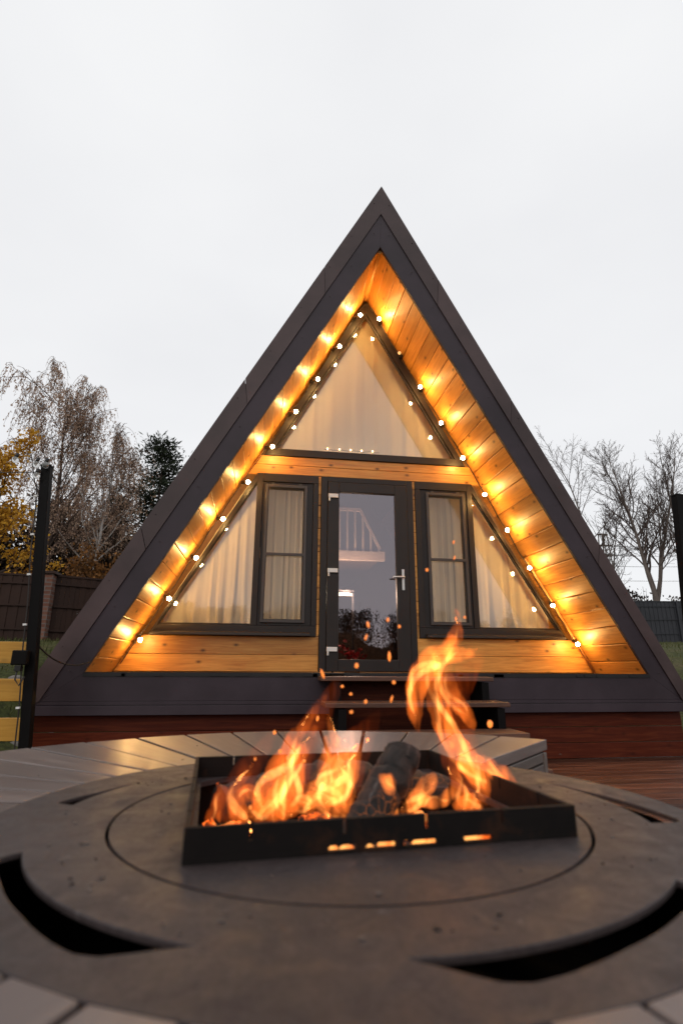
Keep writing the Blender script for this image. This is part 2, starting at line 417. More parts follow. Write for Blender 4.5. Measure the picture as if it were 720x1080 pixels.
# ================================================================== CABIN
F, E_, FZ = 5.6, 4.73, .704
AX, AZ, KX = 1.105, 5.23, .5546
def sx(z, side): return AX + side * (AZ - z) * KX
cabin = thing('cabin', 'dark A-frame cabin with warm lit pine gable and glazed front', 'cabin', (1.1, 5.2, 0))
YB = 9.6
IA, MA, OA = (1.105, 5.23), (1.116, 5.675), (1.128, 6.068)
for side, inner, midp, outer in ((-1, (-1.405, .706), (-1.70, .50), (-1.785, .64)), (1, (3.60, .706), (3.885, .50), (3.93, .64))):
    f = MB(); f.prism([IA, MA, midp, inner], E_, E_ + .035, 'Y', (side*.5, 0, -.85), tone=.5)
    obj('gable_fascia', f, M['fascia'], cabin, bevel=.003)
    f = MB()
    # capping sheet in lapped lengths, a few mm proud of the inner fascia
    N = 4; cuts = [0, .22, .48, .76, 1.0]
    for k in range(N):
        def lerp(p, q, t): return (p[0]+(q[0]-p[0])*t, p[1]+(q[1]-p[1])*t)
        t0, t1 = cuts[k], cuts[k+1] - (.0012 if k < N-1 else 0)
        f.prism([lerp(MA, midp, t0), lerp(OA, outer, t0), lerp(OA, outer, t1), lerp(MA, midp, t1)], E_ - .012 - .0022*(k % 2), E_ + .034, 'Y', tone=.2+.6*(k % 2))
    tri = [midp, outer, (outer[0], .47)]
    f.prism(tri, E_ - .010, E_ + .034, 'Y', tone=.5)
    s_ = f
    for t in (.03, .12, .2, .3, .4, .5, .62, .72, .83, .93):
        for A_, B_, e in ((MA, midp, .06), (OA, outer, -.05)):
            p = (A_[0]+(B_[0]-A_[0])*t + side*(-e if A_ is OA else e)*-.0, A_[1]+(B_[1]-A_[1])*t - (.10 if A_ is OA else .13))
            s_.sphere((p[0], E_-.014, p[1]), .0055, 6, 4, tone=-2.5)
    obj('gable_capping', f, M['flash'], cabin)
    # roof slab behind the fascia
    r = MB(); r.prism([(IA[0], IA[1]+.05), (OA[0], OA[1]-.03), (outer[0]-side*.02, outer[1]), (outer[0]-side*.02, .45), (inner[0]+side*.05, .45), (inner[0]+side*.05, .70)], E_+.036, YB, 'Y', tone=.5)
    obj('roof', r, M['flash'], cabin)
# lower fascia under the porch floor
f = MB(); f.prism([(-1.70, .50), (-1.405, .706), (3.60, .706), (3.885, .50)], E_-.001, E_+.03, 'Y', tone=.45)
f.prism([(-1.78, .47), (-1.70, .499), (3.885, .499), (3.925, .47)], E_-.001, E_+.03, 'Y', tone=.45)
f.prism([(-1.79, .395), (-1.79, .468), (3.93, .468), (3.93, .395)], E_-.016, E_+.03, 'Y', tone=.6)
obj('lower_fascia', f, M['fascia'], cabin, bevel=.003)
f = MB(); f.box(-1.40, 3.595, E_-.006, E_+.02, .690, .724, 0, .2)
for k in range(26):
    x = random.uniform(-1.3, 3.5); f.box(x, x+random.uniform(.03, .16), E_-.012, E_-.0065, .694, .712+random.uniform(0, .006), 0, .3)
obj('sill_strip', f, M['black'], cabin)
sk = MB()
for k in range(3):
    for x0, x1 in ((-1.75, .9), (.904, 3.90)):
        sk.box(x0, x1, E_+.06, E_+.09, .004 + k*.132, .004 + k*.132 + .128, 0)
obj('plank_skirt', sk, M['skirt'], cabin, bevel=.004)
# floor slab
f = MB(); f.box(-1.40, 3.60, E_+.035, YB, .58, .700, 1, .5); obj('floor', f, M['floor_in'], cabin)
# soffit boards run from the gable edge back to the facade
for side in (-1, 1):
    s_ = MB(); dirv = Vector((side * KX, 0, -1)).normalized(); nrm = Vector((side, 0, KX)).normalized()
    L = (AZ - .706) / abs(dirv.z); wb = .186; k = 0.0
    while k < L:
        k1 = min(k + wb, L)
        c = Vector((AX, 0, AZ)) + dirv * ((k + k1) / 2); c.y = (E_ + .037 + F + .12) / 2; c += nrm * .0125
        s_.obox(c, (dirv, (0, 1, 0), nrm), ((k1-k)/2 - .0030, (F+.12-E_-.037)/2, .012), 1)
        k = k1
    # seal behind the seams
    c = Vector((AX, (E_+.04+YB)/2, AZ)) + dirv * (L/2) + nrm * .034
    s_.obox(c, (dirv, (0, 1, 0), nrm), (L/2+.03, (YB-E_-.05)/2, .008), 1, .0)
    obj('soffit', s_, M['pine'], cabin, bevel=.006)
t = MB(); t.tube([(AX, E_+.04, AZ-.03), (AX, F, AZ-.03)], .028, 6, tone=.5); obj('ridge_trim', t, M['pine'], cabin)
# plastic conduit cover on the lower right soffit corner
t = MB()
p0, p1 = Vector((sx(1.95, 1)-.03, F-.05, 1.95)), Vector((sx(.74, 1)-.03, F-.05, .74))
t.tube([p0, p0.lerp(p1, .3)+Vector((.006, 0, 0)), p0.lerp(p1, .7), p1], .014, 8, tone=.9); obj('corner_trim', t, M['pine_end'], cabin)
# facade boards
w_ = MB(); Y0, Y1 = F, F + .05
for z0, z1 in ((.724, .8855), (.8885, 1.066)):
    w_.prism([(sx(z0, -1), z0), (sx(z1, -1), z1), (.5825, z1), (.5825, z0)], Y0, Y1, 'Y', (1, 0, 0))
    w_.prism([(sx(z0, 1), z0), (sx(z1, 1), z1), (1.6275, z1), (1.6275, z0)], Y0, Y1, 'Y', (1, 0, 0))
for z0, z1 in ((2.822, 2.928), (2.931, 3.034)):
    w_.prism([(sx(z0, -1), z0), (sx(z1, -1), z1), (sx(z1, 1), z1), (sx(z0, 1), z0)], Y0, Y1, 'Y', (1, 0, 0), tone=.55)
for x0, x1 in ((.556, .5845), (1.6265, 1.655)):
    z = 1.068
    while z < 2.82:
        z2 = min(z + .128, 2.82); w_.box(x0, x1, Y0, Y1, z, z2-.004, 0); z = z2
obj('facade_wall', w_, M['pine'], cabin, bevel=.004)
# ---- windows
def pane(nm, poly, y, m, parent):
    b = MB(); b.prism(poly, y, y + .006, 'Y', tone=.5); return obj(nm, b, m, parent)
def mir(poly): return [(2*1.105 - x, z) for x, z in poly]
for side in (-1, 1):
    T = (lambda q: q) if side < 0 else mir
    fr = MB(); a, b = F - .018, F + .055
    fr.prism(T([(-1.102, 1.068), (.5545, 1.068), (.5545, 1.172), (-1.024, 1.172)]), a, b, tone=.5)
    fr.prism(T([(-1.106, 1.0685), (-1.025, 1.1725), (-.120, 2.712), (-.120, 2.818)]), a+.001, b, tone=.4)
    fr.prism(T([(-.119, 1.173), (-.055, 1.173), (-.055, 2.818), (-.119, 2.818)]), a, b, tone=.5)
    fr.prism(T([(-.054, 2.725), (.5545, 2.725), (.5545, 2.818), (-.054, 2.818)]), a, b, tone=.5)
    fr.prism(T([(.500, 1.173), (.5545, 1.173), (.5545, 2.724), (.500, 2.724)]), a, b, tone=.5)
    # glazing beads
    for q in ([(-1.013, 1.173), (-.12, 1.173), (-.12, 1.192), (-1.002, 1.192)], [(-1.026, 1.176), (-1.010, 1.176), (-.12, 2.690), (-.12, 2.711)]):
        fr.prism(T(q), F+.004, F+.03, tone=.7)
    win = obj('window', fr, M['frame'], cabin, bevel=.004)
    sa = MB(); a, b = F - .006, F + .04
    for q in ([(-.053, 1.175), (.013, 1.175), (.013, 2.722), (-.053, 2.722)], [(.392, 1.175), (.498, 1.175), (.498, 2.722), (.392, 2.722)],
              [(.0135, 1.175), (.3915, 1.175), (.3915, 1.242), (.0135, 1.242)], [(.0135, 2.648), (.3915, 2.648), (.3915, 2.722), (.0135, 2.722)],
              ):
        sa.prism(T(q), a, b, tone=.5)
    obj('sash', sa, M['frame'], win, bevel=.004)
    sc = MB(); a, b = F - .026, F - .008
    for q in ([(-.022, 1.205), (.006, 1.205), (.006, 2.69), (-.022, 2.69)], [(.402, 1.205), (.430, 1.205), (.430, 2.69), (.402, 2.69)],
              [(.0065, 1.205), (.4015, 1.205), (.4015, 1.235), (.0065, 1.235)], [(.0065, 2.66), (.4015, 2.66), (.4015, 2.69), (.0065, 2.69)],
              [(.0065, 1.900), (.4015, 1.900), (.4015, 1.930), (.0065, 1.930)], [(.04, 2.69), (.07, 2.69), (.07, 2.71), (.04, 2.71)], [(.34, 2.69), (.37, 2.69), (.37, 2.71), (.34, 2.71)]):
        sc.prism(T(q), a, b, tone=.6)
    obj('insect_screen_frame', sc, M['screen_frame'], win, bevel=.002)
    pane('pane', T([(-1.035, 1.168), (-.118, 1.168), (-.118, 2.725)]), F + .022, M['glass'], win)
    pane('pane', T([(.010, 1.24), (.395, 1.24), (.395, 2.65), (.010, 2.65)]), F + .022, M['glass'], win)
    si = MB(); si.prism([(F-.075, 1.072), (F-.019, 1.072), (F-.019, 1.112), (F-.072, 1.098)], *((-1.065, .49) if side < 0 else (2.21-.49, 2.21+1.065)), axis='X', tone=.6)
    obj('sill', si, M['frame'], win, bevel=.003)
    # fine insect mesh stretched in the screen frame
    pane('insect_screen', T([(.005, 1.234), (.403, 1.234), (.403, 2.661), (.005, 2.661)]), F - .018, M['net'], win)
upper = MB(); a, b = F - .018, F + .055
O1, O2, O3 = (1.105, 5.19), (-.062, 3.036), (2.272, 3.036)
G1, G2, G3 = (1.105, 5.005), (.055, 3.120), (2.155, 3.120)
upper.prism([O1, O2, G2, G1], a, b, tone=.45); upper.prism([O1, O3, G3, G1], a, b, tone=.45)
upper.prism([O2, O3, G3, G2], a - .002, b, tone=.5)
for A_, B_ in ((G2, G1), (G3, G1)):
    s1 = 1 if A_[0] < 1 else -1
    upper.prism([A_, B_, (B_[0], B_[1]-.05), (A_[0]+s1*.028, A_[1])], F+.004, F+.03, tone=.7)
uw = obj('window', upper, M['frame'], cabin, bevel=.004)
pane('pane', [(G1[0], G1[1]+.02), (G2[0]-.012, G2[1]-.01), (G3[0]+.012, G3[1]-.01)], F + .022, M['glass'], uw)
# ---- door
dr = MB(); a, b = F - .02, F + .05
dr.box(.586, .656, a, b, .724, 2.815, 2, .45); dr.box(1.556, 1.6255, a, b, .724, 2.815, 2, .45); dr.box(.6565, 1.5555, a, b, 2.755, 2.815, 0, .45)
obj('door_frame', dr, M['frame'], cabin, bevel=.004)
dl = MB(); a, b = F - .032, F + .03
dl.box(.660, .785, a, b, .728, 2.751, 2, .5); dl.box(1.415, 1.552, a, b, .728, 2.751, 2, .5); dl.box(.7855, 1.4145, a, b, 2.640, 2.751, 0, .5); dl.box(.7855, 1.4145, a, b, .728, .845, 0, .5)
door = obj('door', dl, M['frame'], cabin, bevel=.005)
pane('pane', [(.78, .84), (1.42, .84), (1.42, 2.645), (.78, 2.645)], F - .004, M['door_glass'], door)
for z in (2.587, 1.755, .945):
    h = MB(); h.box(.662, .770, a-.022, a-.001, z-.022, z+.022, 0, .5); h.tube([(.675, a-.012, z-.02), (.675, a-.012, z-.062)], .010, 8)
    obj('hinge', h, M['white_pl'], door, bevel=.003)
h = MB(); h.box(1.470, 1.497, a-.012, a-.001, 1.565, 1.79, 2, .5); h.tube([(1.484, a-.01, 1.70), (1.484, a-.055, 1.70)], .010, 8)
h.tube([(1.487, a-.052, 1.70), (1.42, a-.054, 1.70), (1.362, a-.05, 1.698)], [.011, .010, .009], 8)
obj('handle', h, M['steel'], door, bevel=.002)
# ---- interior: end wall, loft with railing
iw = MB(); iw.prism([(-1.9, .5), (4.1, .5), (1.105, 5.7)], YB-.06, YB-.02, 'Y', (1, 0, 0)); obj('end_wall', iw, M['floor_in'], cabin)
lf = MB(); lf.box(-.3, 1.62, 7.0, 7.06, 2.16, 2.285, 0, .5); obj('loft_edge', lf, M['rail'], cabin)
lf = MB(); lf.box(-.3, 1.55, 7.07, YB-.07, 2.17, 2.27, 1, .5); obj('loft_floor', lf, M['floor_in'], cabin)
rl = MB(); rl.box(.3, 1.29, 7.01, 7.05, 2.855, 2.895, 0, .6)
rl.obox((1.42, 7.03, 2.60), (Vector((.262, 0, -.53)).normalized(), (0, 1, 0), Vector((.53, 0, .262)).normalized()), (.31, .018, .016), 0, .6)
x = .34
while x < 1.6:
    top = 2.857 if x < 1.28 else 2.87 - (x - 1.29) * 2.02
    if top > 2.33: rl.box(x-.013, x+.013, 7.015, 7.045, 2.286, top, 2, .6)
    x += .109
obj('loft_railing', rl, M['rail'], cabin)

# ================================================================== CURTAINS (hang behind the panes)
mc, n, l, bs = mat('sheer_curtain')
bs.inputs['Base Color'].default_value = (.90, .81, .67, 1); bs.inputs['Roughness'].default_value = .9; bs.inputs['Specular IOR Level'].default_value = .1
tr = n.new('ShaderNodeBsdfTranslucent'); tr.inputs[0].default_value = (.93, .85, .72, 1); mx = n.new('ShaderNodeMixShader'); mx.inputs[0].default_value = .5
l.new(bs.outputs[0], mx.inputs[1]); l.new(tr.outputs[0], mx.inputs[2]); l.new(mx.outputs[0], n['Material Output'].inputs[0])
uvn = n.new('ShaderNodeUVMap'); cn = noise(n, l, uvn.outputs[0], 60, 2); bump(n, l, cn.outputs[0], .15, .002, bs)
M['curtain'] = mc
def curtain(label, x0, x1, z0, top, y, folds, amp, bunch=0.0, group=None):
    m = MB(); nx, nz = 90, 40; vs = []; fs = []; ph = random.uniform(0, 6); q = [random.uniform(.6, 1.5) for _ in range(14)]
    for j in range(nz + 1):
        for i in range(nx + 1):
            s = i / nx; x = x0 + (x1 - x0) * s; zt = top(x); t = j / nz; z = z0 + (max(zt, z0 + .02) - z0) * t
            fr = folds * s * 2 * math.pi + ph + 1.5 * math.sin(3.1 * s * 2 * math.pi / 2.3 + q[0]) + .8 * math.sin(7.3 * s * math.pi + q[3]) + .35 * math.sin(t * 2.2 + s * 5)
            a = amp * (.45 + .55 * (1 - t)) * q[int(s * 12.9)] ** .3
            yy = y + a * (math.sin(fr) + .35 * math.sin(2.3 * fr + q[1])) + .006 * math.sin(t * 7 + s * 9)
            if bunch and t < .25:
                yy += bunch * (1 - t / .25) ** 2 * math.sin(s * 31 + 5 * t) * .6
                z += bunch * .35 * (1 - t / .25) * math.sin(s * 23 + 1.3)
                x += bunch * .5 * (1 - t / .25) * math.sin(s * 19 + q[2] * 4)
            vs.append((x, yy, z))
    for j in range(nz):
        for i in range(nx):
            a = j*(nx+1)+i; fs.append([a, a+1, a+nx+2, a+nx+1])
    m.idx(vs, fs)
    o = obj('curtain', m, M['curtain'], base=((x0+x1)/2, y, z0)); sm_ = o.modifiers.new('thick', 'SOLIDIFY'); sm_.thickness = .003
    tag(o, label, 'curtain', group); return o
def rake(x): return AZ - abs(x - AX) / KX - .10
curtain('cream curtain bunched at its hem in the left triangular pane', -1.0, -.06, 1.17, lambda x: min(rake(x), 2.75), F+.16, 7, .014, .05, 'white curtains behind the cabin windows')
curtain('cream curtain with swept folds in the right triangular pane', 2.27, 3.22, 1.17, lambda x: min(rake(x), 2.75), F+.16, 6, .015, .05, 'white curtains behind the cabin windows')
curtain('grey looking curtain behind the insect screen left of the door', -.03, .46, 1.12, lambda x: 2.74, F+.15, 5, .010, 0, 'white curtains behind the cabin windows')
curtain('grey looking curtain behind the insect screen right of the door', 1.75, 2.24, 1.12, lambda x: 2.74, F+.15, 5, .011, 0, 'white curtains behind the cabin windows')
curtain('tall pale curtain filling the top triangular window', .06, 2.15, 3.10, lambda x: AZ - abs(x-AX)/KX - .08, F+.15, 9, .013, 0, 'white curtains behind the cabin windows')

# ================================================================== lit lamp cabinet and flowers seen through the door
lc = thing('lamp_cabinet', 'slim white cabinet with a lit lamp behind the door glass', 'cabinet', (1.02, 7.0, .7))
m = MB()
for x in (.90, 1.16): m.box(x-.012, x+.012, 6.90, 6.93, .70, 1.70, 2, .5)
m.box(.888, 1.172, 6.90, 7.10, 1.715, 1.74, 0, .5); obj('frame', m, M['black'], lc)
m = MB(); m.tube([(.90, 6.93, 1.685), (1.16, 6.93, 1.685)], .022, 8); obj('lamp', m, M['lamp'], lc)
ll = bpy.data.lights.new('lamp_light', 'POINT'); ll.energy = 85; ll.color = (1.0, .79, .56); ll.shadow_soft_size = 0.0
llo = bpy.data.objects.new('lamp_light', ll); COL.objects.link(llo); llo.parent = lc; llo.location = (.06, -.22, .98)
fp = thing('flower_pot', 'pot of red flowers on the floor behind the door glass', 'plant', (1.08, 6.5, .7))
m = MB(); m.tube([(1.08, 6.5, .70), (1.08, 6.5, .86)], [.09, .12], 12); obj('pot', m, M['rail'], fp)
m = MB()
for k in range(60): m.leaf((1.08+random.gauss(0, .08), 6.5+random.gauss(0, .06), .90+random.gauss(0, .06)), .07, random.random(), .7)
M['lf_red'] = leafmat('red_petal', (.12, .006, .006), (.35, .02, .02), .2)
obj('blossom', m, M['lf_red'], fp)

# ================================================================== STRING LIGHTS on the gable
BULBS = [(1.005,4.845),(.755,4.389),(.506,3.935),(.269,3.506),(.029,3.068),(-.211,2.647),(-.442,2.231),(-.68,1.817),(-.906,1.405),(-1.134,1.01),
         (1.236,4.818),(1.474,4.371),(1.714,3.938),(1.947,3.493),(2.185,3.072),(2.415,2.646),(2.651,2.244),(2.871,1.825),(3.098,1.421),(3.335,1.017)]
BY = 5.42
sl = thing('string_lights', 'string of lit warm bulbs following both rakes of the pine gable', 'string lights', (1.105, BY, 4.9))
cb = MB()
def rake_pt(z, side, off=.035): return Vector((sx(z, side) - side * off, F - .055, z - off * .4))
path = []
for z in (.80, .86): path.append(rake_pt(z, -1, .03))
lb = sorted([b for b in BULBS if b[0] < AX], key=lambda b: b[1]); rb = sorted([b for b in BULBS if b[0] > AX], key=lambda b: -b[1])
prev = None
def strand(seq, side):
    out = []
    for i, (x, z) in enumerate(seq):
        zc = z + .045
        out.append(rake_pt(zc, side, .032))
        if i + 1 < len(seq):
            zn = seq[i+1][1] + .045
            for t in (.3, .65):
                q = rake_pt(zc + (zn - zc) * t, side, .03 + .012 * math.sin(t * 3 + i)); q.z -= .012 * math.sin(t * math.pi); out.append(q)
    return out
path += strand(lb, -1)
top = [Vector((AX - .07, F - .06, 5.03)), Vector((AX, F - .065, 5.09)), Vector((AX + .07, F - .06, 5.03))]
path += top + strand(rb, 1) + [rake_pt(.86, 1, .03), rake_pt(.75, 1, .03)]
def smooth_path(p, n=5):
    out = []
    for i in range(len(p)-1):
        p0, p1, p2, p3 = p[max(i-1, 0)], p[i], p[i+1], p[min(i+2, len(p)-1)]
        for k in range(n):
            t = k / n
            out.append(.5*((2*p1) + (p2-p0)*t + (2*p0-5*p1+4*p2-p3)*t*t + (3*p1-p0-3*p2+p3)*t**3))
    out.append(p[-1]); return out
cb.tube(smooth_path(path), .006, 6); obj('cable', cb, M['wire'], sl)
bulb_me = None
for (x, z) in BULBS:
    side = -1 if x < AX else 1
    c = Vector((x, BY, z)); k = rake_pt(z + .045, side, .032); dv = (k - c).normalized()
    s_ = MB(); s_.tube([k, c + dv * .058, c + dv * .050, c + dv * .018], [.015, .017, .0125, .0125], 8)
    s_.obox(k + Vector((0, .01, .006)), ((1, 0, 0), (0, 1, 0), (0, 0, 1)), (.020, .02, .014), 0, .5)
    if bulb_me is None:
        b = MB(); b.sphere((x, BY, z), .020, 14, 10); bo = obj('bulb', b, M['bulb'], sl); bulb_me = bo; first = Vector((x, 0, z))
    else:
        bo = bulb_me.copy(); COL.objects.link(bo); bo.parent = sl; bo.location = (x - first.x, 0, z - first.z)
    if abs(z - 4.371) < .001:
        bo.data = bo.data.copy(); bo.data.materials[0] = M['bulb_dim']; bo['label'] = 'unlit amber bulb'
    BASE[bo.name] = tuple(Vector((1.105, BY, 4.9)) + bo.location)
    obj('socket', s_, M['black'], bo)
# small lights lying on the sill behind the top pane
ss = thing('sill_lights', 'row of tiny lights along the bottom of the top window', 'string lights', (1.1, F+.09, 3.14))
t = MB(); pts = [Vector((.62 + .05*i, F+.09, 3.187 + .006*math.sin(i*1.9))) for i in range(14)]; t.tube(pts, .003, 5); obj('wire', t, M['wire'], ss)
for x in (.50+.16, .80, .93, 1.06, 1.19):
    b = MB(); b.sphere((x, F+.09, 3.198), .010, 8, 6); obj('bulb', b, M['bulb_sill'], ss)

# ================================================================== STEPS
st = thing('wooden_steps', 'open wooden steps leading up to the glazed cabin door', 'steps', (1.1, 4.2, 0))
for y0, y1, zt in ((4.43, 4.712, .698), (4.15, 4.46, .515), (3.87, 4.18, .325), (3.59, 3.90, .135)):
    t = MB(); t.box(.49, 1.935, y0, (y0+y1)/2-.003, zt-.034, zt, 0); t.box(.49, 1.935, (y0+y1)/2+.003, y1, zt-.034, zt, 0); obj('tread', t, M['tread'], st, bevel=.005)
for x in (.62, 1.86):
    t = MB(); t.prism([(4.712, .08), (4.712, .655), (4.44, .655), (4.44, .472), (4.16, .472), (4.16, .282), (3.88, .282), (3.88, .092), (3.62, .092), (3.62, .002), (4.60, .002)], x-.03, x+.03, 'X', (0, 1, 0)); obj('stringer', t, M['post'], st)
t = MB(); t.box(.66, 1.82, 4.690, 4.712, .05, .655, 0, .2); obj('shade_panel', t, M['skirt'], st)  # dark sheet added behind the treads, stands in for the shade under the steps

# ================================================================== TABLE RING + FIRE PIT
CX, CY_, TZ = .1705, 1.064, .53
def pol(r, az, z=TZ): a = R(az); return Vector((CX + r*math.cos(a), CY_ + r*math.sin(a), z))
tb = thing('ring_table', 'weathered wooden ring table of radial planks around the fire pit', 'table', (CX, CY_, 0))
AZ0, DA = 45.3, 8.18; N = 33
top = MB()
for k in range(N):
    a0, a1 = AZ0 + k*DA, AZ0 + (k+1)*DA
    gi, go = .0042/.62*57.3, .0048/1.22*57.3
    q = [pol(.6155, a0+gi), pol(1.226, a0+go), pol(1.226, a1-go), pol(.6155, a1-gi)]
    zt = TZ + random.uniform(-.0012, .0012)
    mid = pol(1, (a0+a1)/2) - pol(0, 0)
    poly = [(p.x, p.y) for p in q]; top.prism(poly, zt - .034, zt, 'Z', (mid.x, mid.y, 0))
obj('tabletop', top, M['ring'], tb, bevel=.0022)
un = MB()
for k in range(N):      # dark support under the seams
    a0, a1 = AZ0 + k*DA + (.9 if k == 0 else 0), AZ0 + (k+1)*DA - (.9 if k == N-1 else 0)
    q = [pol(.66, a0), pol(1.17, a0), pol(1.17, a1), pol(.66, a1)]; un.prism([(p.x, p.y) for p in q], TZ-.060, TZ-.0365, 'Z', tone=.1)
obj('support', un, M['post'], tb)
ap = MB()
for k in range(N):
    a0, a1 = AZ0 + k*DA, AZ0 + (k+1)*DA
    for z0, z1 in ((.005, .16), (.166, .32), (.326, TZ-.038)):
        q = [pol(1.172, a0), pol(1.20, a0), pol(1.20, a1-.15), pol(1.172, a1-.15)]; ap.prism([(p.x, p.y) for p in q], z0, z1, 'Z', (-math.sin(R(a0)), math.cos(R(a0)), 0))
obj('side_panel', ap, M['ring_side'], tb, bevel=.003)
for az, sgn in ((AZ0, 1), (AZ0 + N*DA, -1)):
    e = MB(); a = R(az); rad = Vector((math.cos(a), math.sin(a), 0)); tan = Vector((-math.sin(a), math.cos(a), 0)) * sgn
    for z0, z1 in ((.005, .16), (.166, .32), (.326, .455), (.461, TZ-.038)):
        c = pol(.92, az, (z0+z1)/2) + tan * .018; e.obox(c, (rad, tan, (0, 0, 1)), (.278, .013, (z1-z0)/2), 0)
    obj('end_panel', e, M['ring_side'], tb, bevel=.003)

pit = thing('fire_pit', 'round scorched iron fire pit with curved slots and a square tray', 'fire pit', (CX, CY_, 0))
def slot(az):
    """outer radius of the slot hole at this angle (None = solid plate)"""
    az = (az + 180) % 360 - 180
    def tri(t, stops):
        for (a, ra), (b, rb) in zip(stops, stops[1:]):
            if a <= t <= b: return ra + (rb - ra) * (t - a) / (b - a)
        return None
    left = [(0, 2.052), (3, 2.12), (7, 2.235), (9.5, 2.262), (13, 2.25), (22, 2.20), (34, 2.165), (44, 2.155), (45, 2.10), (45.5, 2.052)]
    r = tri(-115.5 - az, left)
    if r is None: r = tri(az + 93, left)
    if r is None: r = tri(20 - az, [(0, 2.052), (10, 2.10), (24, 2.20), (33, 2.27), (35, 2.25), (36.5, 2.052)])
    if r is None: r = tri(az - 148, [(0, 2.052), (10, 2.10), (18, 2.19), (20, 2.18), (21, 2.052)])
    return r
SC = .25
pl = bmesh.new(); NA = 720
def ring(rf): return [pl.verts.new(pol(rf(360*i/NA)*SC, 360*i/NA)) for i in range(NA)]
r_in = ring(lambda a: 1.622); r_mid = ring(lambda a: 2.05); r_out = ring(lambda a: 2.456)
r_hole = [None]*NA
for i in range(NA):
    s_ = slot(360*i/NA)
    r_hole[i] = pl.verts.new(pol(s_*SC, 360*i/NA)) if s_ and s_ > 2.056 else r_mid[i]
for i in range(NA):
    j = (i+1) % NA
    pl.faces.new((r_in[i], r_mid[i], r_mid[j], r_in[j]))
    f = [r_hole[i], r_out[i], r_out[j], r_hole[j]]
    pl.faces.new(f)
pl.normal_update()
me = bpy.data.meshes.new('plate')
for f in pl.faces:
    if f.normal.z < 0: f.normal_flip()
bmesh.ops.translate(pl, verts=pl.verts, vec=(-CX, -CY_, 0)); pl.to_mesh(me); pl.free()
me.attributes.new('tone', 'FLOAT', 'FACE'); me.attributes['tone'].data.foreach_set('value', [.5]*len(me.polygons))
me.materials.append(M['iron']); plate = bpy.data.objects.new('plate', me); COL.objects.link(plate); plate.parent = pit
m_ = plate.modifiers.new('thick', 'SOLIDIFY'); m_.thickness = .008; m_.offset = -1
m_ = plate.modifiers.new('bev', 'BEVEL'); m_.width = .0016; m_.segments = 2; m_.limit_method = 'ANGLE'; m_.angle_limit = R(50)
# square tray, turned a few degrees
TA = R(4.9); TX = Vector((math.cos(TA), math.sin(TA), 0)); TY = Vector((-math.sin(TA), math.cos(TA), 0)); TC = Vector((CX + .03*SC, CY_ + .265*SC, TZ)); TH = .289
lidm = MB(); NL = 96; zl = TZ - .0005
outer = [pol(1.602*SC, 360*i/NL, zl) for i in range(NL)]
inner_ = []
for p in outer:      # square hole for the tray
    v = Vector((p.x - TC.x, p.y - TC.y, 0)); a, b = v.dot(TX), v.dot(TY); k = (TH - .012) / max(abs(a), abs(b)); q = TC + TX*a*k + TY*b*k; q.z = zl; inner_.append(q)
for i in range(NL):
    j = (i+1) % NL
    lidm.face([outer[i], outer[j], inner_[j], inner_[i]], uv=[(0, 0)]*4)
    dz = Vector((0, 0, -.010)); lidm.face([outer[j], outer[i], outer[i]+dz, outer[j]+dz], uv=[(0, 0)]*4); lidm.face([inner_[i], inner_[j], inner_[j]+dz, inner_[i]+dz], uv=[(0, 0)]*4)
obj('lid', lidm, M['iron'], pit)
tr_ = MB(); HT = .0435; th = .004
def tw(u, v, z): return TC + TX*u + TY*v + Vector((0, 0, z))
NOT = [-.205, -.075, .048, .168]
# front wall is thick: cut into pieces round its notches and low slots
SL = [(-.100, -.058), (-.046, .000), (.012, .062), (.105, .150)]
def wall_piece(u0, u1, z0, z1, face):
    hu, hz = (u1-u0)/2, (z1-z0)/2; uc, zc = (u0+u1)/2, (z0+z1)/2
    if face in 'FB':
        v = -TH if face == 'F' else TH
        tr_.obox(tw(uc, v, zc), (TX, TY, (0, 0, 1)), (hu, th, hz), 0, .5)
    else:
        u = -TH if face == 'L' else TH
        tr_.obox(tw(u, uc, zc), (TX, TY, (0, 0, 1)), (th, hu, hz), 1, .5)
for face in 'FBLR':
    lim = TH + th if face in 'FB' else TH - th - .0005
    zlo = -.14
    if face == 'F':
        cuts = sorted(SL); z1s, z2s = .004, .0105
        wall_piece(-lim, lim, zlo, z1s, face)
        u = -lim
        for a, b in cuts: wall_piece(u, a, z1s + .0001, z2s - .0001, face); u = b
        wall_piece(u, lim, z1s + .0001, z2s - .0001, face); lo = z2s
    else:
        wall_piece(-lim, lim, zlo, .0105, face); lo = .0105
    nz = .024
    wall_piece(-lim, lim, lo + .0001, nz, face)
    u = -lim
    for c in NOT:
        wall_piece(u, c - .0020, nz + .0001, HT, face); u = c + .0020
    wall_piece(u, lim, nz + .0001, HT, face)
tr_.obox(tw(0, 0, -.142), (TX, TY, (0, 0, 1)), (TH, TH, .002), 0, .5)
obj('tray', tr_, M['tray'], pit)
bd = MB()
for i in range(40):
    a0, a1 = 9*i, 9*i+9
    bd.face([pol(.60, a0, .50), pol(.60, a1, .50), pol(.60, a1, .0), pol(.60, a0, .0)], uv=[(0, 0)]*4)
    bd.face([pol(.6, a0, .30), pol(.6, a1, .30), pol(0, 0, .30)], uv=[(0, 0)]*3)
obj('bowl', bd, M['post'], pit)
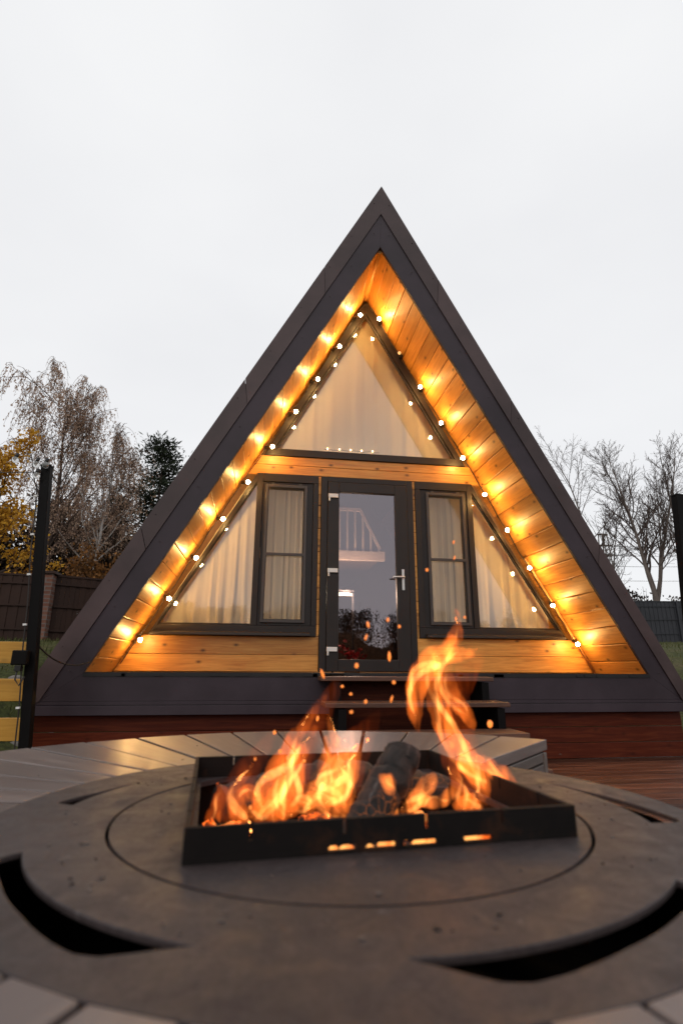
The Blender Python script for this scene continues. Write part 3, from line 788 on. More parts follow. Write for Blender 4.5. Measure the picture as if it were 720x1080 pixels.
# bits of ash, bark and dead leaves on the iron and planks
db = MB()
for k in range(150):
    az = random.uniform(0, 360); rr = random.choice((random.uniform(1.70, 2.03), random.uniform(1.70, 2.03), random.uniform(2.5, 4.6), random.uniform(1.2, 1.58)))*SC
    p = pol(rr, az, TZ + .0012); v = p - TC
    if abs(v.dot(TX)) < TH+.02 and abs(v.dot(TY)) < TH+.02: continue
    if slot(az) and 2.0 < rr/SC < 2.4: continue
    if rr > .6 and 0 > (az if az < 180 else az-360) > -45: continue
    a = random.uniform(0, 6.3); s_ = random.choice((.0012, .0016, .0022, .0032)); tone = random.random()
    db.obox(p, ((math.cos(a), math.sin(a), random.uniform(-.2, .2)), (-math.sin(a), math.cos(a), 0), (0, 0, 1)), (s_, s_*random.uniform(.3, .8), .0006), 0, tone)
M['crumb'] = leafmat('ash_and_bark', (.018, .012, .010), (.16, .13, .115), 0)
tag(obj('ash_crumbs', db, M['crumb'], base=(CX, CY_, TZ)), 'scattered crumbs of ash and bark lying on iron plate and planks', 'debris', kind='stuff')

# ---- logs and embers
mlog, n, l, bs = mat('charred_log')
tc = n.new('ShaderNodeTexCoord'); uvn = n.new('ShaderNodeUVMap'); mp = n.new('ShaderNodeMapping'); mp.inputs['Scale'].default_value = (14, 60, 1); l.new(uvn.outputs[0], mp.inputs[0])
g1 = noise(n, l, mp.outputs[0], 1.0, 6, .6, .4); c = ramp(n, [(.38, (.006, .005, .004)), (.60, (.020, .014, .012)), (.70, (.10, .088, .082)), (.82, (.28, .25, .24))]); l.new(g1.outputs[0], c.inputs[0]); l.new(c.outputs[0], bs.inputs['Base Color'])
vo = n.new('ShaderNodeTexVoronoi'); vo.feature = 'DISTANCE_TO_EDGE'; vo.inputs['Scale'].default_value = 55; l.new(tc.outputs['Object'], vo.inputs['Vector'])
er = ramp(n, [(.0, (1, 1, 1)), (.022, (0, 0, 0))]); l.new(vo.outputs['Distance'], er.inputs[0]); g3 = noise(n, l, tc.outputs['Object'], 9, 3); gr = ramp(n, [(.52, (0, 0, 0)), (.66, (1, 1, 1))]); l.new(g3.outputs[0], gr.inputs[0])
sp = n.new('ShaderNodeSeparateXYZ'); l.new(tc.outputs['Object'], sp.inputs[0]); hr = n.new('ShaderNodeMapRange'); hr.inputs[1].default_value = .04; hr.inputs[2].default_value = -.02; l.new(sp.outputs['Z'], hr.inputs[0])
e1 = mixc(n, l, er.outputs[0], gr.outputs[0]); e2 = mixc(n, l, e1, hr.outputs[0]); e3 = mixc(n, l, e2, (1.0, .25, .04)); l.new(e3, bs.inputs['Emission Color']); bs.inputs['Emission Strength'].default_value = 1.1
bs.inputs['Roughness'].default_value = .85; bump(n, l, g1.outputs[0], .8, .006, bs)
def log(label, p, q, r, sides=18):
    p, q = Vector(p), Vector(q); m = MB(); N_ = 22; pts = []; rad = []
    for i in range(N_+1):
        t = i/N_; pts.append(p.lerp(q, t) + Vector((random.gauss(0, .0015), random.gauss(0, .0015), random.gauss(0, .0015)))); rad.append(r*(1 + random.uniform(-.08, .08)))
    m.tube(pts, rad, sides); m.v = [tuple(Vector(v) + Vector((random.gauss(0, .0016), random.gauss(0, .0016), random.gauss(0, .0016)))) for v in m.v]
    o = obj('log', m, mlog, base=tuple((p+q)/2), bevel=.003); return tag(o, label, 'log')
log('thick charred log leaning diagonally between the flames', (.170, 1.03, .47), (.298, 1.15, .612), .036)
log('charred log lying flat at the back right of the tray', (.18, 1.29, .545), (.40, 1.22, .520), .036)
log('charred log lying low behind the left flames', (-.07, 1.20, .515), (.15, 1.30, .540), .036)
mcoal, n, l, bs = mat('glowing_coal'); tc = n.new('ShaderNodeTexCoord'); g1 = noise(n, l, tc.outputs['Object'], 26, 5, .6)
at = n.new('ShaderNodeAttribute'); at.attribute_name = 'tone'; ma = n.new('ShaderNodeMath'); ma.operation = 'MULTIPLY_ADD'; ma.inputs[1].default_value = .22; l.new(at.outputs['Fac'], ma.inputs[0]); l.new(g1.outputs[0], ma.inputs[2])
c = ramp(n, [(.50, (.004, .001, .0005)), (.60, (.8, .11, .01)), (.72, (1.0, .42, .10))]); l.new(ma.outputs[0], c.inputs[0]); l.new(c.outputs[0], bs.inputs['Emission Color']); bs.inputs['Emission Strength'].default_value = 2.0
bs.inputs['Base Color'].default_value = (.02, .015, .012, 1); bs.inputs['Roughness'].default_value = .9
co = MB()
for k in range(120):
    u, v = random.uniform(-.25, .25), random.uniform(-.25, .25); co.sphere(tw(u, v, -.105 + random.uniform(0, .02)), random.uniform(.014, .03), 8, 6, (1, random.uniform(.6, 1), .7), tone=random.choice((0, .1, .25, .4)), jit=.32)
for k in range(46):
    u = random.uniform(-.2, .2); co.sphere(tw(u, -TH + .016 + random.uniform(0, .012), random.uniform(-.008, .004)), random.uniform(.007, .010), 7, 5, tone=1.0, jit=.25)
tag(obj('embers', co, mcoal, base=tuple(TC)), 'bed of glowing orange coals in the bottom of the tray', 'embers', kind='stuff')

# ---- flames: glowing gas, each tongue a closed volume
def flamemat(name, col, dens, core):
    m = bpy.data.materials.new(name); m.use_nodes = True; n, l = m.node_tree.nodes, m.node_tree.links; n.clear()
    out = n.new('ShaderNodeOutputMaterial'); em = n.new('ShaderNodeEmission'); tc = n.new('ShaderNodeTexCoord')
    mp = n.new('ShaderNodeMapping'); mp.inputs['Scale'].default_value = (36, 36, 11); l.new(tc.outputs['Object'], mp.inputs[0])
    g = noise(n, l, mp.outputs[0], 1.0, 3, .55, .8)
    r = n.new('ShaderNodeMapRange'); r.inputs[1].default_value = .40; r.inputs[2].default_value = .66; r.inputs[3].default_value = .25; r.inputs[4].default_value = 1.9; l.new(g.outputs[0], r.inputs[0])
    ml = n.new('ShaderNodeMath'); ml.operation = 'MULTIPLY'; ml.inputs[1].default_value = dens; sy = n.new('ShaderNodeSeparateXYZ'); l.new(tc.outputs['Object'], sy.inputs[0]); ab = n.new('ShaderNodeMath'); ab.operation = 'ABSOLUTE'; l.new(sy.outputs['Y'], ab.inputs[0])
    lt = n.new('ShaderNodeMath'); lt.operation = 'LESS_THAN'; lt.inputs[1].default_value = .13; l.new(ab.outputs[0], lt.inputs[0]); m3 = n.new('ShaderNodeMath'); m3.operation = 'MULTIPLY'; l.new(r.outputs[0], m3.inputs[0]); l.new(lt.outputs[0], m3.inputs[1]); l.new(m3.outputs[0], ml.inputs[0])
    em.inputs[0].default_value = col + (1,); l.new(ml.outputs[0], em.inputs[1]); l.new(em.outputs[0], out.inputs['Volume']); return m
FM = {'tall': flamemat('tall_flame_gas', (1.0, .18, .021), 32, 0), 'small': flamemat('low_flame_gas', (1.0, .22, .034), 44, 0), 'middle': flamemat('middle_flame_gas', (1.0, .20, .028), 30, 0),
      'left': flamemat('left_flame_gas', (1.0, .165, .018), 26, 0), 'low': flamemat('dim_flame_gas', (1.0, .14, .014), 24, 0), 'core': flamemat('hot_flame_gas', (1.0, .35, .08), 88, 0), 'haze': flamemat('thin_flame_gas', (1.0, .13, .016), 3.2, 0)}
FLAMES=[
  ('tall',[(0.526, 1.13, 0.512, 0.0063), (0.501, 1.13, 0.533, 0.0232), (0.468, 1.13, 0.565, 0.0274), (0.433, 1.13, 0.591, 0.0274), (0.401, 1.13, 0.628, 0.0253), (0.379, 1.13, 0.665, 0.0232), (0.363, 1.13, 0.707, 0.0211), (0.356, 1.13, 0.744, 0.019), (0.366, 1.13, 0.779, 0.019), (0.386, 1.13, 0.806, 0.019), (0.409, 1.13, 0.834, 0.0169), (0.423, 1.13, 0.862, 0.0127), (0.42, 1.13, 0.886, 0.0074), (0.412, 1.13, 0.902, 0.0021)]),
  ('tall',[(0.332, 1.15, 0.645, 0.0043), (0.329, 1.15, 0.682, 0.015), (0.328, 1.15, 0.719, 0.0215), (0.336, 1.15, 0.757, 0.0258), (0.354, 1.15, 0.786, 0.0279), (0.38, 1.15, 0.802, 0.0258), (0.414, 1.15, 0.806, 0.0193), (0.444, 1.15, 0.807, 0.015), (0.464, 1.15, 0.811, 0.0107), (0.476, 1.15, 0.821, 0.0032)]),
  ('tall',[(0.439, 1.110, 0.654, 0.0031), (0.425, 1.110, 0.679, 0.0124), (0.406, 1.110, 0.703, 0.0166), (0.388, 1.110, 0.73, 0.0187), (0.377, 1.110, 0.758, 0.0207), (0.378, 1.110, 0.786, 0.0187), (0.392, 1.110, 0.817, 0.0145), (0.406, 1.110, 0.844, 0.0083)]),
  ('tall',[(0.524, 1.115, 0.512, 0.0062), (0.511, 1.115, 0.54, 0.0167), (0.491, 1.115, 0.568, 0.0187), (0.463, 1.115, 0.589, 0.0167), (0.434, 1.115, 0.6, 0.0146), (0.41, 1.115, 0.599, 0.0104)]),
  ('tall',[(0.478, 1.14, 0.511, 0.0085), (0.464, 1.14, 0.537, 0.0213), (0.447, 1.14, 0.564, 0.0213), (0.427, 1.14, 0.586, 0.017), (0.4, 1.14, 0.609, 0.0128), (0.385, 1.14, 0.636, 0.0085)]),
  ('tall',[(0.406, 1.100, 0.496, 0.0021), (0.403, 1.100, 0.519, 0.0123), (0.399, 1.100, 0.539, 0.0185), (0.394, 1.100, 0.562, 0.0164), (0.388, 1.100, 0.581, 0.0123), (0.377, 1.100, 0.597, 0.0062)]),
  ('tall',[(0.507, 1.16, 0.506, 0.0087), (0.497, 1.16, 0.515, 0.0217), (0.456, 1.16, 0.511, 0.0217), (0.425, 1.16, 0.508, 0.0152), (0.401, 1.16, 0.505, 0.0065)]),
  ('small',[(0.274, 1.110, 0.514, 0.0041), (0.288, 1.110, 0.523, 0.0124), (0.307, 1.110, 0.536, 0.0187), (0.328, 1.110, 0.552, 0.0207), (0.346, 1.110, 0.567, 0.0166), (0.358, 1.110, 0.576, 0.0062)]),
  ('small',[(0.262, 1.070, 0.493, 0.002), (0.257, 1.070, 0.514, 0.01), (0.25, 1.070, 0.536, 0.012), (0.249, 1.070, 0.557, 0.012), (0.239, 1.070, 0.578, 0.012), (0.226, 1.070, 0.589, 0.004)]),
  ('small',[(0.25, 1.070, 0.54, 0.004), (0.253, 1.070, 0.558, 0.008), (0.249, 1.070, 0.578, 0.01), (0.246, 1.070, 0.591, 0.004)]),
  ('small',[(0.327, 1.13, 0.514, 0.0042), (0.341, 1.13, 0.524, 0.0127), (0.364, 1.13, 0.523, 0.0127), (0.382, 1.13, 0.536, 0.0106), (0.393, 1.13, 0.553, 0.0042)]),
  ('middle',[(0.139, 1.13, 0.481, 0.0021), (0.136, 1.13, 0.507, 0.0127), (0.138, 1.13, 0.529, 0.0211), (0.145, 1.13, 0.552, 0.0253), (0.156, 1.13, 0.575, 0.0232), (0.163, 1.13, 0.599, 0.019), (0.161, 1.13, 0.623, 0.0148), (0.151, 1.13, 0.647, 0.0106), (0.144, 1.13, 0.669, 0.0084), (0.142, 1.13, 0.688, 0.0021)]),
  ('middle',[(0.114, 1.15, 0.516, 0.0064), (0.125, 1.15, 0.532, 0.0172), (0.151, 1.15, 0.538, 0.0236), (0.178, 1.15, 0.554, 0.0215), (0.193, 1.15, 0.578, 0.0193), (0.201, 1.15, 0.602, 0.015), (0.21, 1.15, 0.623, 0.0107), (0.23, 1.15, 0.641, 0.0021)]),
  ('middle',[(0.177, 1.120, 0.514, 0.0042), (0.18, 1.120, 0.537, 0.0167), (0.177, 1.120, 0.563, 0.0188), (0.184, 1.120, 0.587, 0.0146), (0.18, 1.120, 0.61, 0.0126), (0.175, 1.120, 0.628, 0.0063), (0.169, 1.120, 0.643, 0.0021)]),
  ('middle',[(0.08, 1.14, 0.542, 0.0021), (0.098, 1.14, 0.548, 0.0106), (0.12, 1.14, 0.554, 0.0149), (0.14, 1.14, 0.571, 0.0149), (0.153, 1.14, 0.594, 0.0128), (0.172, 1.14, 0.611, 0.0106), (0.191, 1.14, 0.621, 0.0064), (0.207, 1.14, 0.633, 0.0021)]),
  ('middle',[(0.103, 1.100, 0.524, 0.0041), (0.095, 1.100, 0.537, 0.0103), (0.084, 1.100, 0.55, 0.0123), (0.077, 1.100, 0.566, 0.0082), (0.083, 1.100, 0.582, 0.0021)]),
  ('middle',[(0.153, 1.16, 0.516, 0.0065), (0.156, 1.16, 0.539, 0.0303), (0.156, 1.16, 0.563, 0.0325), (0.164, 1.16, 0.591, 0.0217), (0.171, 1.16, 0.615, 0.0108)]),
  ('left',[(-0.006, 1.100, 0.475, 0.0021), (-0.01, 1.100, 0.497, 0.0103), (-0.022, 1.100, 0.515, 0.0164), (-0.031, 1.100, 0.537, 0.0185), (-0.032, 1.100, 0.556, 0.0164), (-0.025, 1.100, 0.575, 0.0123), (-0.012, 1.100, 0.591, 0.0082), (-0.004, 1.100, 0.605, 0.0021)]),
  ('left',[(0.017, 1.14, 0.505, 0.0085), (0.019, 1.14, 0.521, 0.0256), (0.029, 1.14, 0.543, 0.0319), (0.043, 1.14, 0.569, 0.0319), (0.054, 1.14, 0.596, 0.0277), (0.066, 1.14, 0.623, 0.0213), (0.083, 1.14, 0.651, 0.017), (0.103, 1.14, 0.679, 0.0128), (0.121, 1.14, 0.704, 0.0085), (0.138, 1.14, 0.725, 0.0032)]),
  ('left',[(0.053, 1.16, 0.499, 0.0087), (0.063, 1.16, 0.522, 0.026), (0.07, 1.16, 0.548, 0.026), (0.078, 1.16, 0.579, 0.0217), (0.091, 1.16, 0.606, 0.0152), (0.105, 1.16, 0.637, 0.0108), (0.12, 1.16, 0.666, 0.0043)]),
  ('left',[(-0.015, 1.120, 0.51, 0.0063), (0.002, 1.120, 0.516, 0.0188), (0.03, 1.120, 0.519, 0.0209), (0.058, 1.120, 0.518, 0.0188), (0.087, 1.120, 0.514, 0.0063)]),
  ('low',[(-0.087, 1.13, 0.501, 0.0042), (-0.078, 1.13, 0.513, 0.0127), (-0.067, 1.13, 0.53, 0.0148), (-0.059, 1.13, 0.548, 0.0127), (-0.062, 1.13, 0.56, 0.0084), (-0.073, 1.13, 0.567, 0.0021)]),
  ('haze',[(0.047, 1.18, 0.494, 0.0132), (0.06, 1.18, 0.539, 0.0353), (0.081, 1.18, 0.586, 0.0375), (0.107, 1.18, 0.635, 0.0331), (0.134, 1.18, 0.686, 0.0265), (0.157, 1.18, 0.727, 0.0176), (0.169, 1.18, 0.762, 0.0066)]),
  ('haze',[(0.159, 1.18, 0.501, 0.0176), (0.171, 1.18, 0.545, 0.0441), (0.186, 1.18, 0.598, 0.0441), (0.214, 1.18, 0.637, 0.0309), (0.239, 1.18, 0.67, 0.0154), (0.251, 1.18, 0.693, 0.0044)]),
  ('haze',[(0.49, 1.17, 0.501, 0.0175), (0.453, 1.17, 0.558, 0.0437), (0.42, 1.17, 0.632, 0.0437), (0.411, 1.17, 0.698, 0.0393), (0.436, 1.17, 0.757, 0.0328), (0.469, 1.17, 0.797, 0.0219), (0.489, 1.17, 0.828, 0.0066)]),
  ('haze',[(-0.063, 1.18, 0.497, 0.0176), (-0.04, 1.18, 0.537, 0.0309), (-0.013, 1.18, 0.58, 0.0265), (0.019, 1.18, 0.618, 0.0176), (0.041, 1.18, 0.654, 0.0066)]),
  ('left',[(-0.07, 1.18, 0.491, 0.0066), (-0.049, 1.18, 0.507, 0.0176), (-0.032, 1.18, 0.525, 0.0176), (-0.011, 1.18, 0.536, 0.0176), (0.015, 1.18, 0.532, 0.0132)]),
  ('middle',[(0.073, 1.18, 0.5, 0.0066), (0.095, 1.18, 0.513, 0.0198), (0.121, 1.18, 0.516, 0.0198), (0.156, 1.18, 0.508, 0.0198), (0.19, 1.18, 0.5, 0.0088)]),
  ('middle',[(0.119, 1.090, 0.551, 0.0031), (0.111, 1.090, 0.571, 0.0081), (0.118, 1.090, 0.593, 0.0102), (0.132, 1.090, 0.612, 0.0102), (0.135, 1.090, 0.632, 0.0071), (0.128, 1.090, 0.652, 0.002)]),
  ('left',[(0.041, 1.110, 0.505, 0.0041), (0.033, 1.110, 0.527, 0.0145), (0.039, 1.110, 0.549, 0.0166), (0.052, 1.110, 0.568, 0.0145), (0.059, 1.110, 0.591, 0.0104), (0.054, 1.110, 0.611, 0.0041)]),
  ('small',[(0.204, 1.110, 0.49, 0.0021), (0.212, 1.110, 0.509, 0.0104), (0.223, 1.110, 0.528, 0.0124), (0.223, 1.110, 0.548, 0.0083), (0.216, 1.110, 0.564, 0.0021)]),
]
FTEX = bpy.data.textures.new('lick', 'CLOUDS'); FTEX.noise_scale = .035; FTEX.noise_depth = 2
fire = thing('fire', 'open fire of orange flame tongues burning in the square tray', 'fire', (TC.x, TC.y, TZ))
for kind, pts in FLAMES:
    P = [Vector(p[:3]) for p in pts]; rad = [p[3] for p in pts]
    # resample smoothly
    n_ = 4; SP_ = smooth_path(P, n_); SR = []
    for i in range(len(rad)-1):
        for k in range(n_):
            t = k/n_; SR.append(max(.0022, (1.06 if kind == 'tall' else 1.05)*(rad[i]*(1-t) + rad[i+1]*t)))
    SR.append(.0022)
    ph = random.uniform(0, 6)
    SP_ = [p + Vector((0, .012*math.sin(i*.21+ph), 0)) for i, p in enumerate(SP_)]
    def tongue(path_, rads, mat_, sq, vox, lick):
        m = MB(); m.tube(path_, rads, 14, True, .5, sq); fo = obj('flame', m, mat_, fire)
        q = fo.modifiers.new('skin', 'REMESH'); q.mode = 'VOXEL'; q.voxel_size = vox; q.use_smooth_shade = True
        q = fo.modifiers.new('lick', 'DISPLACE'); q.texture = FTEX; q.texture_coords = 'GLOBAL'; q.strength = lick; q.mid_level = .55
    tongue(SP_, SR, FM[kind], .6, .0024, .016)
    # thin hot filaments winding along the body
    nf = 0 if kind == 'haze' else 1 if kind == 'low' or max(SR) < .014 else 2
    for f_ in range(nf):
        a0 = int(len(SP_)*random.uniform(0, .25)); a1 = int(len(SP_)*random.uniform(.7, 1.0)); wv = random.uniform(1.2, 2.6); ph2 = random.uniform(0, 6.28); amp = random.uniform(.45, .95)
        fp_, fr_ = [], []
        for i in range(a0, a1):
            d_ = (SP_[min(i+1, len(SP_)-1)] - SP_[max(i-1, 0)]).normalized(); lat = Vector((d_.z, 0, -d_.x)); t = (i-a0)/max(1, a1-a0-1)
            fp_.append(SP_[i] + lat*SR[i]*amp*math.sin(wv*math.pi*t + ph2) + Vector((0, SR[i]*.3*math.cos(wv*2*t + ph2), 0)))
            fr_.append(max(.0016, SR[i]*.27*math.sin(math.pi*min(1, .12 + t*.88))))
        if len(fp_) > 5: tongue(fp_, fr_, FM['core'], .8, .0014, .005)
fl = bpy.data.lights.new('fire_light', 'POINT'); fl.energy = .9; fl.color = (1.0, .42, .12); fl.shadow_soft_size = 0.0
flo = bpy.data.objects.new('fire_light', fl); COL.objects.link(flo); flo.parent = fire; flo.location = (.12, .02, .09)
SPARKS=[
  (0.2040,1.037,0.8580,0.0044),
  (0.2360,1.005,0.8650,0.0046),
  (0.2760,1.075,0.8580,0.0046),
  (0.1960,1.017,0.8330,0.0033),
  (0.1740,0.996,0.7810,0.0064),
  (0.3390,1.076,0.9760,0.0057),
  (0.4470,1.200,1.0680,0.0043),
  (0.1740,1.172,0.7390,0.0048),
  (0.1910,1.164,0.7240,0.0041),
  (0.1160,1.033,0.7660,0.0044),
  (0.3120,1.109,0.7710,0.0059),
  (0.2000,1.046,0.7160,0.0041),
  (0.2440,1.021,0.7220,0.0036),
  (0.2450,1.005,0.7520,0.0041),
  (0.1700,1.031,0.6990,0.0044),
  (0.1260,1.203,0.6730,0.0051),
  (0.4990,1.179,0.6610,0.0092),
  (0.4540,1.174,0.8880,0.0046),
  (0.2770,1.172,0.8010,0.0063),
  (0.0420,1.026,0.6350,0.0040),
  (-0.0010,1.054,0.6190,0.0030),
  (0.0610,1.130,0.6060,0.0036),
  (0.0960,1.156,0.5980,0.0037),
  (0.0200,1.185,0.5660,0.0034),
  (0.0020,1.191,0.5340,0.0038),
  (-0.0050,1.001,0.5530,0.0039),
  (0.0340,1.125,0.6550,0.0044),
  (0.4250,1.141,1.0180,0.0032),
]
for k, (x, y, z, r) in enumerate(SPARKS):
    s_ = MB(); r *= .72; s_.sphere((x, y, z), r, 8, 6, (random.uniform(.7, 1.0), .8, random.uniform(.8, 1.2)))
    if r < .0075 and k % 3 == 0:
        e = Vector((random.uniform(-.5, .5), random.uniform(-.3, .3), 1)).normalized() * r * random.uniform(1.6, 3.2); s_ = MB(); s_.tube([Vector((x, y, z)) - e, Vector((x, y, z)) - e*.3, Vector((x, y, z)) + e*.5, Vector((x, y, z)) + e], [r*.15, r*.75, r*.6, r*.1], 8)
    o = obj('spark', s_, M['spark'], base=(x, y, z))
    if r > .0058: tag(o, 'largest round orange spark to the right of the tall flame', 'spark', 'sparks flying up from the fire')
    else: tag(o, 'small orange spark flying in the air around the fire', 'spark', 'sparks flying up from the fire')

# ================================================================== POSTS, RAILING, FESTOON
def post(label, base, top, w):
    b, t = Vector(base), Vector(top); dv = (t-b).normalized(); x = Vector((1, 0, 0)); x = (x - dv*x.dot(dv)).normalized(); y = dv.cross(x)
    r = thing('steel_post', label, 'post', base)
    m = MB(); m.obox((b+t)/2, (x, y, dv), (w/2, w/2, (t-b).length/2), 2, .5); obj('shaft', m, M['post'], r, bevel=.004)
    m = MB(); m.obox(t + dv*.004, (x, y, dv), (w/2+.004, w/2+.004, .004), 0, .5); obj('cap', m, M['black'], r)
    m = MB(); m.obox(b + dv*.006, (x, y, dv), (w/2+.035, w/2+.035, .005), 0, .5); obj('foot_plate', m, M['black'], r)
    return r, b, t, dv, x, y
pr, pb, pt, dv, px, py = post('black steel post with clipped cable beside the yellow railing', (-1.535, 4.2, 0), (-1.715, 4.2, 2.265), .068)
cbm = MB(); pts = [pb + dv*h + py*-.0 - px*.045 + Vector((-.004*math.sin(h*9), -.045, 0)) for h in [.12+.1*i for i in range(21)]]; cbm.tube(pts, .005, 6); obj('cable', cbm, M['wire'], pr)
for h in (.18, .50, .83, 1.06, 1.42, 1.72, 2.02):
    c_ = MB(); c_.obox(pb + dv*h - px*.047 + Vector((0, -.047, 0)), (px, py, dv), (.012, .008, .007), 0, .5); obj('clip', c_, M['white_pl'], pr)
sb = thing('switch_box', 'small black outlet box with hanging plug fixed to the post', 'electrical box', (-1.645, 4.14, .83))
m = MB(); m.box(-1.695, -1.595, 4.09, 4.155, .775, .875, 0, .5); obj('case', m, M['post'], sb, bevel=.008)
m = MB(); m.box(-1.665, -1.625, 4.095, 4.14, .735, .773, 0, .5); m.tube([(-1.65, 4.11, .74), (-1.65, 4.10, .68), (-1.62, 4.10, .64), (-1.60, 4.12, .70)], .006, 6); obj('plug', m, M['black'], sb, bevel=.004)
post('black steel post at the right edge beyond the cabin', (3.72, 4.4, 0), (3.925, 4.4, 2.385), .075)
yf = thing('plank_railing', 'yellow plank railing ending at the black post on the left', 'railing', (-2.6, 4.25, 0))
for z0, z1 in ((.795, .945), (.54, .69), (.28, .43)):
    m = MB(); m.obox((-2.75, 4.262, (z0+z1)/2 - .004), (Vector((1, 0, -.004)).normalized(), (0, 1, 0), Vector((.004, 0, 1)).normalized()), (1.13, .014, (z1-z0)/2), 0); obj('plank', m, M['yellow'], yf, bevel=.004)
m = MB(); m.box(-3.75, -3.67, 4.28, 4.36, -.1, 1.0, 2, .5); obj('rail_post', m, M['post'], yf)
# festoon run: clear unlit bulbs on a wire leaving the post top to the left
fs_ = thing('festoon_string', 'unlit festoon wire with clear round bulbs leaving the left post top', 'string lights', (-1.73, 4.2, 2.2))
def cat(p, q, sag, n=18):
    p, q = Vector(p), Vector(q); return [p.lerp(q, i/n) - Vector((0, 0, sag*4*(i/n)*(1-i/n))) for i in range(n+1)]
wp = cat((-1.75, 4.16, 2.205), (-6.2, 3.6, 2.1), .12); m = MB(); m.tube(wp, .0035, 6)
wp2 = cat((-1.75, 4.20, 2.22), (-7.5, 6.5, 3.6), .25); m.tube(wp2, .003, 6); obj('wire', m, M['wire'], fs_)
mgl, n, l, bs = mat('clear_bulb_glass'); bs.inputs['Base Color'].default_value = (.92, .92, .9, 1); bs.inputs['Transmission Weight'].default_value = .8; bs.inputs['Roughness'].default_value = .06; bs.inputs['IOR'].default_value = 1.3
for c_ in ((-1.775, 4.15, 2.262), (-1.70, 4.13, 2.255), (-1.752, 4.13, 2.165), (-1.985, 4.27, 2.335)):
    b = MB(); b.sphere(c_, .026, 12, 8); bo = obj('bulb', b, mgl, fs_)
    s_ = MB(); s_.tube([Vector(c_)+Vector((0, 0, .022)), Vector(c_)+Vector((.004, .012, .055))], .014, 8); obj('socket', s_, M['black'], bo)
# feed cable from the left post across to the gable corner
m = MB(); m.tube(cat((-1.60, 4.22, .93), (-1.36, 4.70, .80), .075, 14), .006, 6)
tag(obj('feed_cable', m, M['wire'], base=(-1.6, 4.22, .93)), 'thin dark cable sagging from the left post to the gable corner', 'cable')

# ================================================================== FENCES
def profiled(label, name, A, B, base_off, h, mname, seam=.2):
    A, B = Vector(A), Vector(B); L = (B-A).length; u = (B-A).normalized(); nrm = Vector((u.y, -u.x, 0)); r = thing(name, label, 'fence', tuple((A+B)/2))
    m = MB(); s = 0.0; k = 0
    while s < L:
        w = min(.09, L-s); p = A + u*(s+w/2); za = A.z + (B.z-A.z)*(s/L)
        m.obox(Vector((p.x, p.y, za + h/2)) + nrm*(.012 if k % 2 else 0), (u, nrm, (0, 0, 1)), (w/2, .008, h/2), 2, .5); s += .092; k += 1
    obj('panel', m, M[mname], r)
    for q in (.2, .55, .88):
        m = MB(); a = A + nrm*.035; b = B + nrm*.035
        m.obox(Vector(((a.x+b.x)/2, (a.y+b.y)/2, (a.z+b.z)/2 + h*q)), (u, nrm, Vector((0, 0, 1))), (L/2, .016, .018), 0, .2); obj('rail', m, M[mname], r)
    m = MB(); m.obox(Vector(((A.x+B.x)/2, (A.y+B.y)/2, (A.z+B.z)/2 + h + .01)), (u, nrm, (0, 0, 1)), (L/2, .035, .018), 0, .2); obj('top_cap', m, M[mname], r)
    return r, u, nrm
profiled('brown ribbed metal fence left of the brick pillar', 'metal_fence', (-11.5, 10.8, 1.22), (-4.42, 11.35, 1.18), 0, 1.30, 'fence_brown')
profiled('brown ribbed metal fence between brick pillar and cabin', 'metal_fence', (-4.12, 11.4, 1.15), (2.0, 13.6, 1.02), 0, 1.34, 'fence_brown')
mb_, n, l, bs = mat('red_brick'); tc = n.new('ShaderNodeTexCoord'); br = n.new('ShaderNodeTexBrick'); br.inputs['Scale'].default_value = 1.0
br.inputs['Color1'].default_value = (.13, .05, .032, 1); br.inputs['Color2'].default_value = (.20, .085, .055, 1); br.inputs['Mortar'].default_value = (.15, .12, .105, 1); br.inputs['Mortar Size'].default_value = .012; br.inputs['Brick Width'].default_value = .25; br.inputs['Row Height'].default_value = .08
cbx = n.new('ShaderNodeCombineXYZ'); sp = n.new('ShaderNodeSeparateXYZ'); l.new(tc.outputs['Object'], sp.inputs[0]); ad = n.new('ShaderNodeMath'); l.new(sp.outputs[0], ad.inputs[0]); l.new(sp.outputs[1], ad.inputs[1]); l.new(ad.outputs[0], cbx.inputs[0]); l.new(sp.outputs[2], cbx.inputs[1]); l.new(cbx.outputs[0], br.inputs['Vector'])
l.new(br.outputs['Color'], bs.inputs['Base Color']); bs.inputs['Roughness'].default_value = .9; bump(n, l, br.outputs['Fac'], -.5, .01, bs)
bp = thing('brick_pillar', 'red brick pillar standing between the brown fence panels', 'pillar', (-4.27, 11.35, .9))
m = MB(); m.box(-4.42, -4.12, 11.2, 11.5, .9, 2.50, 2, .5); obj('shaft', m, mb_, bp, bevel=.006)
m = MB(); m.box(-4.46, -4.08, 11.16, 11.54, 2.502, 2.56, 0, .5); obj('cap', m, M['fence_brown'], bp, bevel=.01)
gf, u, nrm = profiled('dark grey metal fence in the grass right of the cabin', 'metal_fence', (11.5, 20.2, 1.72), (30, 19.4, 1.95), 0, 1.62, 'fence_grey')
for s in (2.9, 5.35, 7.8, 10.3):
    p = Vector((11.5, 20.2, 1.72)) + u*s + nrm*.06; m = MB(); m.obox((p.x, p.y, 1.75 + .8), (u, nrm, (0, 0, 1)), (.035, .03, .86), 2, .9); obj('fence_post', m, M['fence_grey'], gf)

